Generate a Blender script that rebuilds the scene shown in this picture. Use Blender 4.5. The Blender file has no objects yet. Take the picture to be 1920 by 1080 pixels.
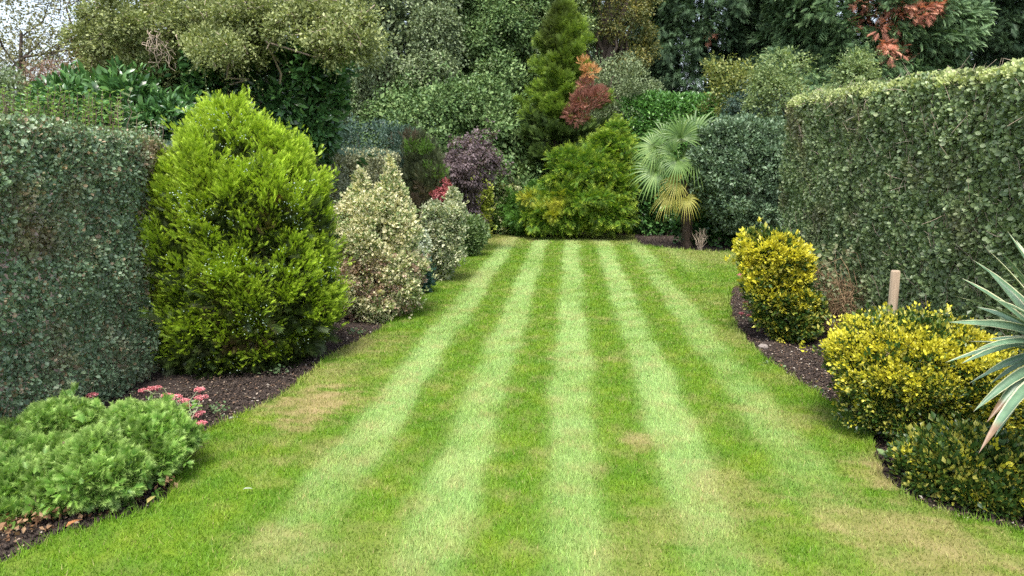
import bpy, math, random
import numpy as np
from mathutils.geometry import delaunay_2d_cdt
from mathutils import Vector
rs = np.random.RandomState(7)
random.seed(7)
S = bpy.context.scene
COL = S.collection
TAU = 2 * math.pi

# ------------------------------------------------------------ camera, sky, sun, exposure
FPX, PITCH, YAW, EYE = 1400.0, math.radians(9.93), math.atan(0.0774), 2.1
cam_data = bpy.data.cameras.new("camera")
cam_data.sensor_width = 36.0
cam_data.lens = FPX / 1920 * 36.0
cam_data.clip_start = 0.1
cam_data.clip_end = 2000
cam = bpy.data.objects.new("camera", cam_data)
COL.objects.link(cam)
cam.location = (0, 0, EYE)
cam.rotation_euler = (math.pi / 2 - PITCH, 0, YAW)
S.camera = cam

SUN_EL, SUN_AZ = math.radians(62), math.radians(184)   # azimuth clockwise from +Y
world = bpy.data.worlds.new("World")
S.world = world
world.use_nodes = True
nt = world.node_tree
nt.nodes.clear()
sky = nt.nodes.new("ShaderNodeTexSky")
sky.sky_type = 'NISHITA'
sky.sun_disc = False
sky.sun_elevation = SUN_EL
sky.sun_rotation = SUN_AZ
sky.air_density = 1.0
sky.dust_density = 3.0
sky.ozone_density = 1.0
hs = nt.nodes.new("ShaderNodeHueSaturation")           # thin overcast: paler than a clear sky
hs.inputs['Saturation'].default_value = 0.62
bgn = nt.nodes.new("ShaderNodeBackground")
bgn.inputs['Strength'].default_value = 0.14
wo = nt.nodes.new("ShaderNodeOutputWorld")
nt.links.new(sky.outputs[0], hs.inputs['Color'])
nt.links.new(hs.outputs[0], bgn.inputs['Color'])
nt.links.new(bgn.outputs[0], wo.inputs[0])

sl = bpy.data.lights.new("sun", 'SUN')
sl.energy = 1.9
sl.angle = math.radians(18)
sl.color = (1.0, 0.95, 0.86)
sun = bpy.data.objects.new("sun", sl)
COL.objects.link(sun)
sdir = Vector((math.sin(SUN_AZ) * math.cos(SUN_EL), math.cos(SUN_AZ) * math.cos(SUN_EL), math.sin(SUN_EL)))
sun.rotation_euler = sdir.to_track_quat('Z', 'Y').to_euler()

S.view_settings.view_transform = 'Standard'
S.view_settings.look = 'None'
S.view_settings.gamma = 1.0
S.view_settings.exposure = 1.42
S.cycles.use_denoising = False
S.cycles.max_bounces = 8
S.cycles.diffuse_bounces = 5
S.cycles.glossy_bounces = 2
S.cycles.transmission_bounces = 4
S.cycles.transparent_max_bounces = 4

# ------------------------------------------------------------ pixel <-> place (photo pixels 1920 x 1080)
cF = np.array([-math.sin(YAW) * math.cos(PITCH), math.cos(YAW) * math.cos(PITCH), -math.sin(PITCH)])
cR = np.array([math.cos(YAW), math.sin(YAW), 0.0])
cU = np.cross(cR, cF)
def ray(px, py):
    return cF * FPX + cR * (px - 960.0) + cU * (540.0 - py)
def W(px, py, Y):
    d = ray(px, py)
    return d * (Y / d[1]) + np.array([0, 0, EYE])
def proj(P):
    q = P - np.array([0, 0, EYE]); f = q @ cF
    return 960 + FPX * (q @ cR) / f, 540 - FPX * (q @ cU) / f
def G(px, py):
    d = ray(px, py)
    return d * (-EYE / d[2]) + np.array([0, 0, EYE])

# ------------------------------------------------------------ object helpers
def tag(o, label=None, cat=None, group=None, kind=None):
    if label: o['label'] = label
    if cat: o['category'] = cat
    if group: o['group'] = group
    if kind: o['kind'] = kind
    return o
def thing(name, loc, label, cat, group=None):
    o = bpy.data.objects.new(name, None)
    o.empty_display_size = 0.2
    COL.objects.link(o)
    o.location = [float(v) for v in loc]
    return tag(o, label, cat, group)

class Buf:
    """collects triangles with two per-vertex numbers: rnd (one per leaf) and tip (0 at the base, 1 at the tip)"""
    def __init__(s):
        s.V, s.F, s.R, s.T, s.n = [], [], [], [], 0
    def add(s, V, F, R, T):
        V = np.asarray(V, dtype=np.float32).reshape(-1, 3)
        s.V.append(V); s.F.append(np.asarray(F, dtype=np.int32).reshape(-1, 3) + s.n)
        s.R.append(np.broadcast_to(np.asarray(R, dtype=np.float32), (len(V),)).copy())
        s.T.append(np.broadcast_to(np.asarray(T, dtype=np.float32), (len(V),)).copy())
        s.n += len(V)
    def build(s, name, mat, parent=None, smooth=False):
        V = np.concatenate(s.V); F = np.concatenate(s.F)
        if parent is not None:
            V = V - np.array(parent.location, dtype=np.float32)
        me = bpy.data.meshes.new(name)
        me.vertices.add(len(V)); me.vertices.foreach_set('co', V.ravel())
        me.loops.add(F.size); me.loops.foreach_set('vertex_index', F.ravel())
        me.polygons.add(len(F)); me.polygons.foreach_set('loop_start', np.arange(0, F.size, 3, dtype=np.int32))
        if smooth: me.polygons.foreach_set('use_smooth', np.ones(len(F), dtype=bool))
        for nm, arr in (('rnd', s.R), ('tip', s.T)):
            a = me.attributes.new(nm, 'FLOAT', 'POINT')
            a.data.foreach_set('value', np.concatenate(arr))
        me.update()
        me.materials.append(mat)
        o = bpy.data.objects.new(name, me)
        COL.objects.link(o)
        if parent is not None: o.parent = parent
        return o

def nrm(v):
    return v / np.maximum(np.linalg.norm(v, axis=-1, keepdims=True), 1e-9)
def rdir(n):
    return nrm(rs.normal(size=(n, 3)))
def sn(p, seed, freq):
    r = np.random.RandomState(seed); out = 0
    for k in range(7):
        d = r.normal(size=3); d /= np.linalg.norm(d)
        out = out + np.sin(p @ d * freq * r.uniform(.6, 1.7) * TAU + r.uniform(0, TAU))
    return out / 2.6

# leaf shapes: base at origin, +Y towards the tip, +Z the upper face
def T_(V, F): return (np.array(V, dtype=float), np.array(F), np.array([v[1] for v in V], dtype=float).clip(0, 1))
LEAF = T_([(0, 0, 0), (.30, .45, .10), (0, 1, -.08), (-.30, .45, .10)], [(0, 1, 2), (0, 2, 3)])
ROUND = T_([(0, 0, 0), (.36, .3, .08), (.33, .75, .05), (0, 1, -.06), (-.33, .75, .05), (-.36, .3, .08)],
           [(0, 1, 2), (0, 2, 3), (0, 3, 4), (0, 4, 5)])
BIG = T_([(0, 0, 0), (0, .5, .05), (0, 1, -.14), (.17, .28, .09), (.14, .72, .0), (-.17, .28, .09), (-.14, .72, 0)],
         [(0, 3, 1), (3, 4, 1), (4, 2, 1), (0, 1, 5), (5, 1, 6), (6, 1, 2)])
def spray(n=5, ang=38, ln=.5, w=.045, droop=-.1, main=.035):
    V = [(-main, 0, 0), (main, 0, 0), (0, 1, droop)]; F = [(0, 1, 2)]
    for i in range(n):
        y = .08 + .75 * i / n
        L = ln * (1 - .55 * y)
        for s in (-1, 1):
            a = math.radians(ang) * s
            dx, dy = math.sin(a) * L, math.cos(a) * L
            k = len(V)
            V += [(0, y - w, droop * y * y), (0, y + w, droop * y * y), (dx, y + dy, droop * (y + dy) ** 2 - .02)]
            F.append((k, k + 1, k + 2))
    return T_(V, F)
THUJA = spray(5, 30, .5, .07, .06, .05)
FAN = spray(6, 42, .6, .07, -.08, .04)
DROOP = spray(6, 40, .6, .06, -.32, .04)
FROND = spray(5, 55, .38, .05, -.18, .03)
NEED = spray(4, 24, .6, .06, .0, .04)

def scatter(buf, tpl, P, Y, N, scale, rnd=None, tipscale=None):
    V, F, T = tpl
    n = len(P)
    if n == 0: return
    Y = nrm(Y)
    Z = N - (N * Y).sum(1, keepdims=True) * Y
    Z = nrm(Z + 1e-6)
    X = np.cross(Y, Z)
    scale = np.broadcast_to(np.asarray(scale, dtype=float), (n,))
    M = np.stack([X, Y, Z], axis=1) * scale[:, None, None]      # rows
    out = np.einsum('vi,nij->nvj', V, M) + P[:, None, :]
    if rnd is None: rnd = rs.rand(n)
    R = np.repeat(rnd, len(V))
    Tt = np.tile(T, n)
    if tipscale is not None: Tt = Tt * np.repeat(tipscale, len(V))
    FF = (F[None] + (np.arange(n) * len(V))[:, None, None]).reshape(-1, 3)
    buf.add(out.reshape(-1, 3), FF, R, Tt)

def tube(buf, pts, r0, r1=None, sides=5, rnd=None, cap=False):
    pts = np.asarray(pts, dtype=float)
    m = len(pts)
    if r1 is None: r1 = r0
    rr = np.linspace(r0, r1, m) if np.isscalar(r0) else np.asarray(r0)
    d = nrm(np.gradient(pts, axis=0))
    ref = np.array([0.13, 0.21, 1.0]) if abs(d[0][2]) < .8 else np.array([1.0, .17, .1])
    a = nrm(np.cross(d, ref)); b = np.cross(d, a)
    th = np.arange(sides) * TAU / sides
    V = pts[:, None] + rr[:, None, None] * (np.cos(th)[None, :, None] * a[:, None] + np.sin(th)[None, :, None] * b[:, None])
    F = []
    for i in range(m - 1):
        for j in range(sides):
            k = (j + 1) % sides
            F += [(i * sides + j, i * sides + k, (i + 1) * sides + k), (i * sides + j, (i + 1) * sides + k, (i + 1) * sides + j)]
    V = V.reshape(-1, 3)
    if cap:
        V = np.vstack([V, pts[-1]]); c = len(V) - 1
        F += [((m - 1) * sides + j, (m - 1) * sides + (j + 1) % sides, c) for j in range(sides)]
    buf.add(V, F, rs.rand() if rnd is None else rnd, 0.5)

def limb(buf, a, b, r0, r1, wob=.08, seg=6, sides=5):
    a = np.asarray(a, float); b = np.asarray(b, float)
    t = np.linspace(0, 1, seg)[:, None]
    L = np.linalg.norm(b - a)
    off = rs.normal(size=(seg, 3)) * wob * L * np.sin(t * math.pi) * .5
    sag = np.array([0, 0, 1.0]) * L * .1 * np.sin(t * math.pi)
    tube(buf, a + (b - a) * t + off + sag, r0, r1, sides)

# ------------------------------------------------------------ materials
def newmat(name):
    m = bpy.data.materials.new(name); m.use_nodes = True
    t = m.node_tree; t.nodes.clear()
    return m, t, t.nodes, t.links
def ramp(nd, stops, interp='LINEAR'):
    r = nd.new("ShaderNodeValToRGB"); e = r.color_ramp; e.interpolation = interp
    while len(e.elements) > 1: e.elements.remove(e.elements[-1])
    e.elements[0].position = stops[0][0]; e.elements[0].color = (*stops[0][1], 1)
    for p, c in stops[1:]:
        x = e.elements.new(p); x.color = (*c, 1)
    return r
def mixc(nd, lk, fac, a, b, mode='MIX'):
    m = nd.new("ShaderNodeMix"); m.data_type = 'RGBA'; m.blend_type = mode
    for s, v in ((m.inputs[0], fac), (m.inputs[6], a), (m.inputs[7], b)):
        if hasattr(v, 'links'): lk.new(v, s)
        elif isinstance(v, tuple): s.default_value = (*v, 1)
        else: s.default_value = v
    return m.outputs[2]
def noise(nd, lk, co, scale, detail=3, rough=.55):
    n = nd.new("ShaderNodeTexNoise"); n.inputs['Scale'].default_value = scale
    n.inputs['Detail'].default_value = detail; n.inputs['Roughness'].default_value = rough
    lk.new(co, n.inputs['Vector']); return n.outputs[0]
def maprange(nd, lk, v, lo, hi, a=0.0, b=1.0):
    m = nd.new("ShaderNodeMapRange"); m.inputs[1].default_value = lo; m.inputs[2].default_value = hi
    m.inputs[3].default_value = a; m.inputs[4].default_value = b
    lk.new(v, m.inputs[0]); return m.outputs[0]
def attr(nd, n):
    a = nd.new("ShaderNodeAttribute"); a.attribute_name = n; return a.outputs['Fac']

def leafmat(name, stops, tip=None, tiplo=.35, patch=None, rough=.45, transl=.3, spec=.4, var=.25, gain=1.0):
    """stops: colour of a leaf by its own random number; tip: colour of the young growth; patch: (scale, colour, lo, hi)"""
    stops = [(q, tuple(min(v * gain, .85) for v in col)) for q, col in stops]
    m, t, nd, lk = newmat(name)
    geo = nd.new("ShaderNodeNewGeometry")
    c = ramp(nd, stops); lk.new(attr(nd, 'rnd'), c.inputs[0]); c = c.outputs[0]
    if tip: c = mixc(nd, lk, maprange(nd, lk, attr(nd, 'tip'), tiplo, 1), c, tip)
    if patch:
        sc, pc, lo, hi = patch
        c = mixc(nd, lk, maprange(nd, lk, noise(nd, lk, geo.outputs['Position'], sc), lo, hi), c, pc)
    if var:
        v = maprange(nd, lk, noise(nd, lk, geo.outputs['Position'], 6.0, 4), .3, .7, 1 - var, 1 + var)
        hv = nd.new("ShaderNodeHueSaturation"); lk.new(c, hv.inputs['Color']); lk.new(v, hv.inputs['Value']); c = hv.outputs[0]
    p = nd.new("ShaderNodeBsdfPrincipled"); lk.new(c, p.inputs['Base Color'])
    p.inputs['Roughness'].default_value = rough; p.inputs['Specular IOR Level'].default_value = spec
    tr = nd.new("ShaderNodeBsdfTranslucent")
    lk.new(mixc(nd, lk, 1.0, c, (1.0, 1.0, .55), 'MULTIPLY'), tr.inputs['Color'])
    mx = nd.new("ShaderNodeMixShader"); mx.inputs[0].default_value = transl
    lk.new(p.outputs[0], mx.inputs[1]); lk.new(tr.outputs[0], mx.inputs[2])
    o = nd.new("ShaderNodeOutputMaterial"); lk.new(mx.outputs[0], o.inputs[0])
    return m
def woodmat(name, a, b, scale=30):
    m, t, nd, lk = newmat(name)
    geo = nd.new("ShaderNodeNewGeometry")
    c = ramp(nd, [(.3, a), (.7, b)]); lk.new(noise(nd, lk, geo.outputs['Position'], scale, 5), c.inputs[0])
    p = nd.new("ShaderNodeBsdfPrincipled"); lk.new(c.outputs[0], p.inputs['Base Color']); p.inputs['Roughness'].default_value = .85
    bp = nd.new("ShaderNodeBump"); bp.inputs['Strength'].default_value = .5; bp.inputs['Distance'].default_value = .02
    lk.new(noise(nd, lk, geo.outputs['Position'], scale * 2, 4), bp.inputs['Height']); lk.new(bp.outputs[0], p.inputs['Normal'])
    o = nd.new("ShaderNodeOutputMaterial"); lk.new(p.outputs[0], o.inputs[0])
    return m
BARK = woodmat("bark", (.035, .025, .018), (.10, .075, .055), 12)
TWIG = woodmat("twig_wood", (.10, .065, .04), (.22, .16, .11), 20)
PALETWIG = woodmat("pale_twig", (.26, .20, .14), (.48, .40, .31), 20)

# ------------------------------------------------------------ ground, lawn
def soil_material():
    m, t, nd, lk = newmat("garden_soil")
    geo = nd.new("ShaderNodeNewGeometry"); co = geo.outputs['Position']
    c = ramp(nd, [(.25, (.022, .015, .012)), (.5, (.055, .038, .030)), (.75, (.10, .072, .056))])
    lk.new(noise(nd, lk, co, 28, 8, .7), c.inputs[0])
    p = nd.new("ShaderNodeBsdfPrincipled"); lk.new(c.outputs[0], p.inputs['Base Color']); p.inputs['Roughness'].default_value = .95
    bp = nd.new("ShaderNodeBump"); bp.inputs['Strength'].default_value = .9; bp.inputs['Distance'].default_value = .03
    lk.new(noise(nd, lk, co, 45, 8, .7), bp.inputs['Height']); lk.new(bp.outputs[0], p.inputs['Normal'])
    o = nd.new("ShaderNodeOutputMaterial"); lk.new(p.outputs[0], o.inputs[0])
    return m
SOIL = soil_material()
# one sheet to the horizon, finely divided and uneven near the garden
def ground():
    xs = np.concatenate([[-900, -300, -100, -40, -20], np.arange(-12, 12.01, .12), [20, 40, 100, 300, 900]])
    ys = np.concatenate([[-900, -300, -100, -30, -8], np.arange(-2, 34.01, .12), [45, 80, 150, 400, 1200]])
    X, Y = np.meshgrid(xs, ys)
    P = np.stack([X.ravel(), Y.ravel(), np.zeros(X.size)], 1)
    near = ((abs(P[:, 0]) < 12) & (P[:, 1] > -2) & (P[:, 1] < 34)).astype(float)
    P[:, 2] = near * (.012 * sn(P, 3, .8) + .010 * sn(P, 4, 2.9)) - .02
    nx = len(xs); i = np.arange(len(ys) - 1)[:, None] * nx + np.arange(nx - 1)[None]
    i = i.ravel()
    F = np.concatenate([np.stack([i, i + 1, i + nx + 1], 1), np.stack([i, i + nx + 1, i + nx], 1)])
    b = Buf(); b.add(P, F, .5, .5)
    tag(b.build('ground', SOIL, None, True), kind='structure')
ground()

edge_px_left = [(-60, 1092), (0, 1072), (50, 1045), (136, 1010), (218, 983), (280, 963), (311, 940), (325, 900), (330, 862), (362, 831), (408, 804),
                (459, 780), (520, 752), (560, 720), (606, 682), (650, 655), (712, 622), (755, 592), (768, 568), (800, 545), (845, 520),
                (862, 490), (880, 458), (905, 438)]
edge_px_right = [(1190, 443), (1200, 460), (1250, 469), (1330, 474), (1392, 477), (1396, 510), (1390, 535), (1374, 543), (1369, 570), (1376, 605), (1395, 635),
                 (1420, 665), (1470, 702), (1520, 738), (1580, 776), (1622, 806), (1640, 850), (1656, 893), (1700, 932), (1760, 962),
                 (1850, 985), (1930, 1010), (2010, 1035)]
def catmull(P, k=6):
    P = [np.array(p[:2], float) for p in P]; out = []
    for i in range(len(P) - 1):
        p0 = P[max(i - 1, 0)]; p1 = P[i]; p2 = P[i + 1]; p3 = P[min(i + 2, len(P) - 1)]
        for j in range(k):
            t = j / k
            out.append(.5 * ((2 * p1) + (-p0 + p2) * t + (2 * p0 - 5 * p1 + 4 * p2 - p3) * t * t + (-p0 + 3 * p1 - 3 * p2 + p3) * t ** 3))
    out.append(P[-1]); return out
EL = catmull([G(*p) for p in edge_px_left]); ER = catmull([G(*p) for p in edge_px_right])
OUT = [np.array([-3.1, -1.0])] + EL + ER + [np.array([2.9, -1.0])]
OUT = np.array(OUT)
OUT[1:-1] += rs.normal(size=(len(OUT) - 2, 2)) * .016
def inside(P, poly=OUT):
    x, y = P[:, 0], P[:, 1]; c = np.zeros(len(P), bool)
    n = len(poly)
    for i in range(n):
        x1, y1 = poly[i]; x2, y2 = poly[(i + 1) % n]
        hit = ((y1 > y) != (y2 > y)) & (x < (x2 - x1) * (y - y1) / (y2 - y1 + 1e-12) + x1)
        c ^= hit
    return c
def edge_dist(P, poly=OUT):
    d = np.full(len(P), 9.0)
    for i in range(len(poly)):
        a = poly[i]; b = poly[(i + 1) % len(poly)]; ab = b - a
        t = (((P[:, :2] - a) @ ab) / (ab @ ab + 1e-9)).clip(0, 1)
        d = np.minimum(d, np.linalg.norm(P[:, :2] - a - t[:, None] * ab, axis=1))
    return d
def lawn_z(P):
    return .035 + .012 * sn(np.c_[P[:, :2], np.zeros(len(P))], 12, .22)

DRY = [(590, 762, .45, 1.), (690, 652, .4, .7), (620, 705, .3, .6), (1195, 838, .14, .8), (1370, 935, .30, .55), (1700, 1010, .45, .72), (1490, 795, .25, .5),
       (1660, 900, .28, .9), (1280, 1000, .3, .4), (1800, 1040, .4, .8), (1360, 570, .5, .35), (1395, 640, .35, .5), (520, 1035, .22, .5), (1180, 1060, .3, .4),
       (700, 1050, .3, .3), (930, 452, 1.2, .7), (1150, 448, 1.5, .6), (1330, 482, 1.3, .5), (1470, 720, .25, .4), (860, 470, .9, .5), (880, 520, .7, .35), (1600, 990, .25, .5)]
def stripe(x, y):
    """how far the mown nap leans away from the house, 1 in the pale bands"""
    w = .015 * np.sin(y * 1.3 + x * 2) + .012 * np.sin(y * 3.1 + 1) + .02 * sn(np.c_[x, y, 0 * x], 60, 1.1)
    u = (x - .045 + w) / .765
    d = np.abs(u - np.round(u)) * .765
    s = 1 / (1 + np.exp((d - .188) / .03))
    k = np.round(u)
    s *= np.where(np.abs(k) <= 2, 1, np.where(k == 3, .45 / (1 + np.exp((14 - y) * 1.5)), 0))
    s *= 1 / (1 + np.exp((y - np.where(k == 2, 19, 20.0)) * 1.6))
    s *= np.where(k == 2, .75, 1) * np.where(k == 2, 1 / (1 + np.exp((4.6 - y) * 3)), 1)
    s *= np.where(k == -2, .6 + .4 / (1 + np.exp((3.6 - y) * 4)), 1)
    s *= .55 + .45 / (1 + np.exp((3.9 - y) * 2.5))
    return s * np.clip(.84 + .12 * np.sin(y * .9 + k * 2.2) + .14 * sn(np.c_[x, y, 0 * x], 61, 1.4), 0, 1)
def dryness(P):
    d = np.zeros(len(P))
    P0 = np.c_[P[:, :2], np.zeros(len(P))]
    j = sn(P0, 31, 1.6) * .25 + sn(P0, 37, 5.) * .25 + sn(P0, 38, 11.) * .2
    for px, py, r, a in DRY:
        g = G(px, py)
        q = np.hypot(P[:, 0] - g[0], (P[:, 1] - g[1]) * .8) / r
        d = np.maximum(d, a * np.clip(1.5 - q * 1.1 + j, 0, 1))
    d = np.maximum(d, .5 * np.clip(.10 + .25 * sn(P0, 33, .55) + .3 * sn(P0, 35, 2.3) + .25 * sn(P0, 36, 5.5), 0, 1))
    return d

def lawn_material(name, blades):
    m, t, nd, lk = newmat(name)
    geo = nd.new("ShaderNodeNewGeometry"); co = geo.outputs['Position']
    st = attr(nd, 'tip'); dr = attr(nd, 'rnd')
    if blades:
        dr = attr(nd, 'dry')
    base = ramp(nd, [(.3, (.095, .225, .012)), (.5, (.145, .28, .015)), (.7, (.22, .325, .022))])
    lk.new(noise(nd, lk, co, 2.6, 7, .7), base.inputs[0])
    c = base.outputs[0]
    # light caught by the leaning nap, painted as paler green along its bands
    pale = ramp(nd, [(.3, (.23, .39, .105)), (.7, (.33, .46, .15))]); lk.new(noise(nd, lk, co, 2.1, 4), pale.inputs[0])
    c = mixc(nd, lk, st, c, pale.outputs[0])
    straw = ramp(nd, [(.3, (.26, .25, .075)), (.7, (.45, .36, .17))]); lk.new(noise(nd, lk, co, 5, 4), straw.inputs[0])
    c = mixc(nd, lk, dr, c, straw.outputs[0])
    fine = maprange(nd, lk, noise(nd, lk, co, 60, 3, .7), .3, .7, .8, 1.2)
    hv = nd.new("ShaderNodeHueSaturation"); lk.new(c, hv.inputs['Color']); lk.new(fine, hv.inputs['Value']); c = hv.outputs[0]
    if blades:
        v = maprange(nd, lk, attr(nd, 'rnd'), 0, 1, .7, 1.3)
        hv = nd.new("ShaderNodeHueSaturation"); lk.new(c, hv.inputs['Color']); lk.new(v, hv.inputs['Value']); c = hv.outputs[0]
    else:
        c = mixc(nd, lk, 1.0, c, (.62, .6, .6), 'MULTIPLY')
    p = nd.new("ShaderNodeBsdfPrincipled"); lk.new(c, p.inputs['Base Color'])
    p.inputs['Roughness'].default_value = .55 if blades else .95; p.inputs['Specular IOR Level'].default_value = .3
    o = nd.new("ShaderNodeOutputMaterial")
    if blades:
        tr = nd.new("ShaderNodeBsdfTranslucent"); lk.new(c, tr.inputs['Color'])
        mx = nd.new("ShaderNodeMixShader"); mx.inputs[0].default_value = .3
        lk.new(p.outputs[0], mx.inputs[1]); lk.new(tr.outputs[0], mx.inputs[2]); lk.new(mx.outputs[0], o.inputs[0])
    else:
        lk.new(p.outputs[0], o.inputs[0])
    return m

def lawn():
    g = .16
    xs = np.arange(-3.2, 4.4, g); ys = np.arange(-1, 21.2, g)
    X, Y = np.meshgrid(xs, ys); P = np.c_[X.ravel(), Y.ravel()]
    P = P[inside(P)]; P = P[edge_dist(P) > .05]
    n0 = len(OUT)
    pts = [Vector(p) for p in OUT] + [Vector(p) for p in P]
    r = delaunay_2d_cdt(pts, [(i, (i + 1) % n0) for i in range(n0)], [], 1, 1e-5)
    V = np.array([(v[0], v[1], 0) for v in r[0]]); F = np.array([f for f in r[2] if len(f) == 3])
    # finer bands: split every triangle twice
    for _ in range(2):
        e = {}; V = list(map(tuple, V)); NF = []
        def mid(a, b):
            k = (min(a, b), max(a, b))
            if k not in e:
                e[k] = len(V); V.append(tuple((np.array(V[a]) + np.array(V[b])) / 2))
            return e[k]
        for a, b_, c in F:
            ab, bc, ca = mid(a, b_), mid(b_, c), mid(c, a)
            NF += [(a, ab, ca), (ab, b_, bc), (ca, bc, c), (ab, bc, ca)]
        V = np.array(V); F = np.array(NF)
    V[:, 2] = lawn_z(V)
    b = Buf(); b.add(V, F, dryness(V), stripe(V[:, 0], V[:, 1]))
    # cut turf edge
    m = len(OUT)
    top = np.c_[OUT, lawn_z(OUT)]; bot = np.c_[OUT, np.full(m, -.05)]
    F2 = []
    for i in range(m):
        j = (i + 1) % m; F2 += [(i, m + i, j), (j, m + i, m + j)]
    b.add(np.vstack([top, bot]), F2, .9, 0)
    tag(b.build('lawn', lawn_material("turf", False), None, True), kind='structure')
lawn()

def grass():
    P = []
    for y0, y1 in [(a, a + .5) for a in np.arange(2.6, 21, .5)]:
        D = (y0 + y1) / 2
        dens = 9000 * min(1, (5 / D)) ** 1.35
        n = int(dens * 7.6 * .5)
        q = np.c_[rs.uniform(-3.2, 4.4, n), rs.uniform(y0, y1, n)]
        vis = np.abs(q[:, 0] + .077 * q[:, 1]) < q[:, 1] * .74 + .5
        P.append(q[vis])
    P = np.concatenate(P); P = P[inside(P)]
    dist = np.hypot(P[:, 0], P[:, 1])
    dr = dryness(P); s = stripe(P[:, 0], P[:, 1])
    keep = rs.rand(len(P)) > dr * .45
    P, dist, dr, s = P[keep], dist[keep], dr[keep], s[keep]
    ed = edge_dist(P)
    n = len(P)
    z = lawn_z(P) - .004
    k = np.maximum(1, dist / 5)
    h = (.020 + .016 * rs.rand(n)) * (1 + .12 * (k - 1)) * (1 - .25 * dr)
    h *= np.where(ed < .06, 1.2 + 1.4 * rs.rand(n) ** 2, 1)
    lean = np.where(rs.rand(n) < .5 + .5 * s, 1, -1) * (.45 + .5 * rs.rand(n)) * np.where(s > .5, 1, .5)
    ang = rs.rand(n) * TAU
    w = (.0026 + .0016 * rs.rand(n)) * k ** .8
    base = np.c_[P, z]
    side = np.c_[np.cos(ang), np.sin(ang) * .6, np.zeros(n)]
    tipo = np.c_[rs.normal(size=n) * .45 * h, lean * h + rs.normal(size=n) * .3 * h, h]
    V = np.stack([base - side * w[:, None], base + side * w[:, None], base + tipo], 1)
    b = Buf(); r = rs.rand(n)
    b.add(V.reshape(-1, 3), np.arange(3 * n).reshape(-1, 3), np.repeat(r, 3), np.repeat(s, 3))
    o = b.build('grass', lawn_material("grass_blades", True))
    a = o.data.attributes.new('dry', 'FLOAT', 'POINT')
    a.data.foreach_set('value', np.repeat(np.clip(dr * .8 + (rs.rand(n) < .06) * .6, 0, 1), 3).astype(np.float32))
    tag(o, 'short mown green grass blades lying in pale and dark stripes over the lawn', 'grass', kind='stuff')
    print('blades', n)
grass()

# ------------------------------------------------------------ plant builders
def sil(table, D):
    """outline table (py, left px, right px) at depth D -> heights, centre line, radii"""
    z, cx, r = [], [], []
    for py, a, b in table:
        pa, pb = W(a, py, D), W(b, py, D)
        z.append((pa[2] + pb[2]) / 2); cx.append((pa[0] + pb[0]) / 2); r.append((pb[0] - pa[0]) / 2)
    z = np.array(z)[::-1]; cx = np.array(cx)[::-1]; r = np.array(r)[::-1]
    return z, cx, r
def sil_sample(table, D, n, ratio=1.0, lump=.08, lfreq=1.0, seed=1, shell=.12, front=.7, zmin=.02, rag=.06):
    z, cx, r = sil(table, D)
    zz = rs.uniform(z[0], z[-1], n * 6)
    rr = np.interp(zz, z, r)
    slope = np.interp(zz, z, np.gradient(r, z))
    wgt = rr * np.sqrt(1 + np.minimum(slope ** 2, 9))
    k = rs.rand(len(zz)) < wgt / wgt.max()
    zz, rr, slope = zz[k][:n], rr[k][:n], slope[k][:n]
    m = len(zz)
    ph = np.where(rs.rand(m) < front, rs.uniform(-math.pi, 0, m) , rs.uniform(0, math.pi, m))
    u = np.c_[np.cos(ph), np.sin(ph) * ratio, np.zeros(m)]
    C = np.c_[np.interp(zz, z, cx), np.full(m, D), zz]
    N = nrm(np.c_[np.cos(ph), np.sin(ph) / ratio, -np.clip(slope, -3, 3)])
    P = C + u * rr[:, None]
    l = sn(P, seed, lfreq)
    bil = .5 - np.abs(sn(P, seed + 50, lfreq * 1.9))
    P = C + u * (rr * (1 + lump * (l + 1.1 * bil)))[:, None] - N * (rs.rand(m) ** 1.5 * shell)[:, None]
    P += N * (rs.exponential(1, m) * (rs.rand(m) < .25) * rag * rr)[:, None]
    P[:, 2] = np.maximum(P[:, 2], zmin)
    return P, N, l
def ell_sample(c, r, n, lump=.1, lfreq=1., seed=1, shell=.1, zmin=.03, front=.65):
    u = rdir(n)
    fl = (u[:, 1] > 0) & (rs.rand(n) < (2 * front - 1)); u[fl, 1] *= -1
    r = np.array(r); c = np.array(c)
    P = c + u * r
    l = sn(P, seed, lfreq)
    N = nrm(u / r)
    bil = .5 - np.abs(sn(P, seed + 50, lfreq * 2.1))
    P = c + u * r * (1 + lump * (l + bil))[:, None] + N * (rs.exponential(.04, n) * (rs.rand(n) < .25) * r.mean())[:, None] - N * (rs.rand(n) ** 1.5 * shell)[:, None]
    k = P[:, 2] > zmin
    return P[k], N[k], l[k]

def relobe(P, N, n, K, rho, zs=.8, inset=.55):
    """break a crown's surface into K smaller rounded lobes"""
    i = rs.choice(len(P), K); C = P[i] - N[i] * rho * inset
    ro = rho * rs.uniform(.55, 1.4, K); k = rs.randint(0, K, n)
    d = rdir(n); Nk = N[i][k]
    dot = (d * Nk).sum(1, keepdims=True); d = np.where(dot < -.1, d - 2 * dot * Nk, d)
    Q = C[k] + d * ro[k][:, None] * np.array([1, 1, zs]) * (1 - .18 * rs.rand(n, 1) ** 2)
    M = nrm(d / np.array([1, 1, zs]) + Nk * .3)
    Q += M * (rs.exponential(.45 * rho, n) * (rs.rand(n) < .12))[:, None]
    ok = Q[:, 2] > .02
    return Q[ok], M[ok]

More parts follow.
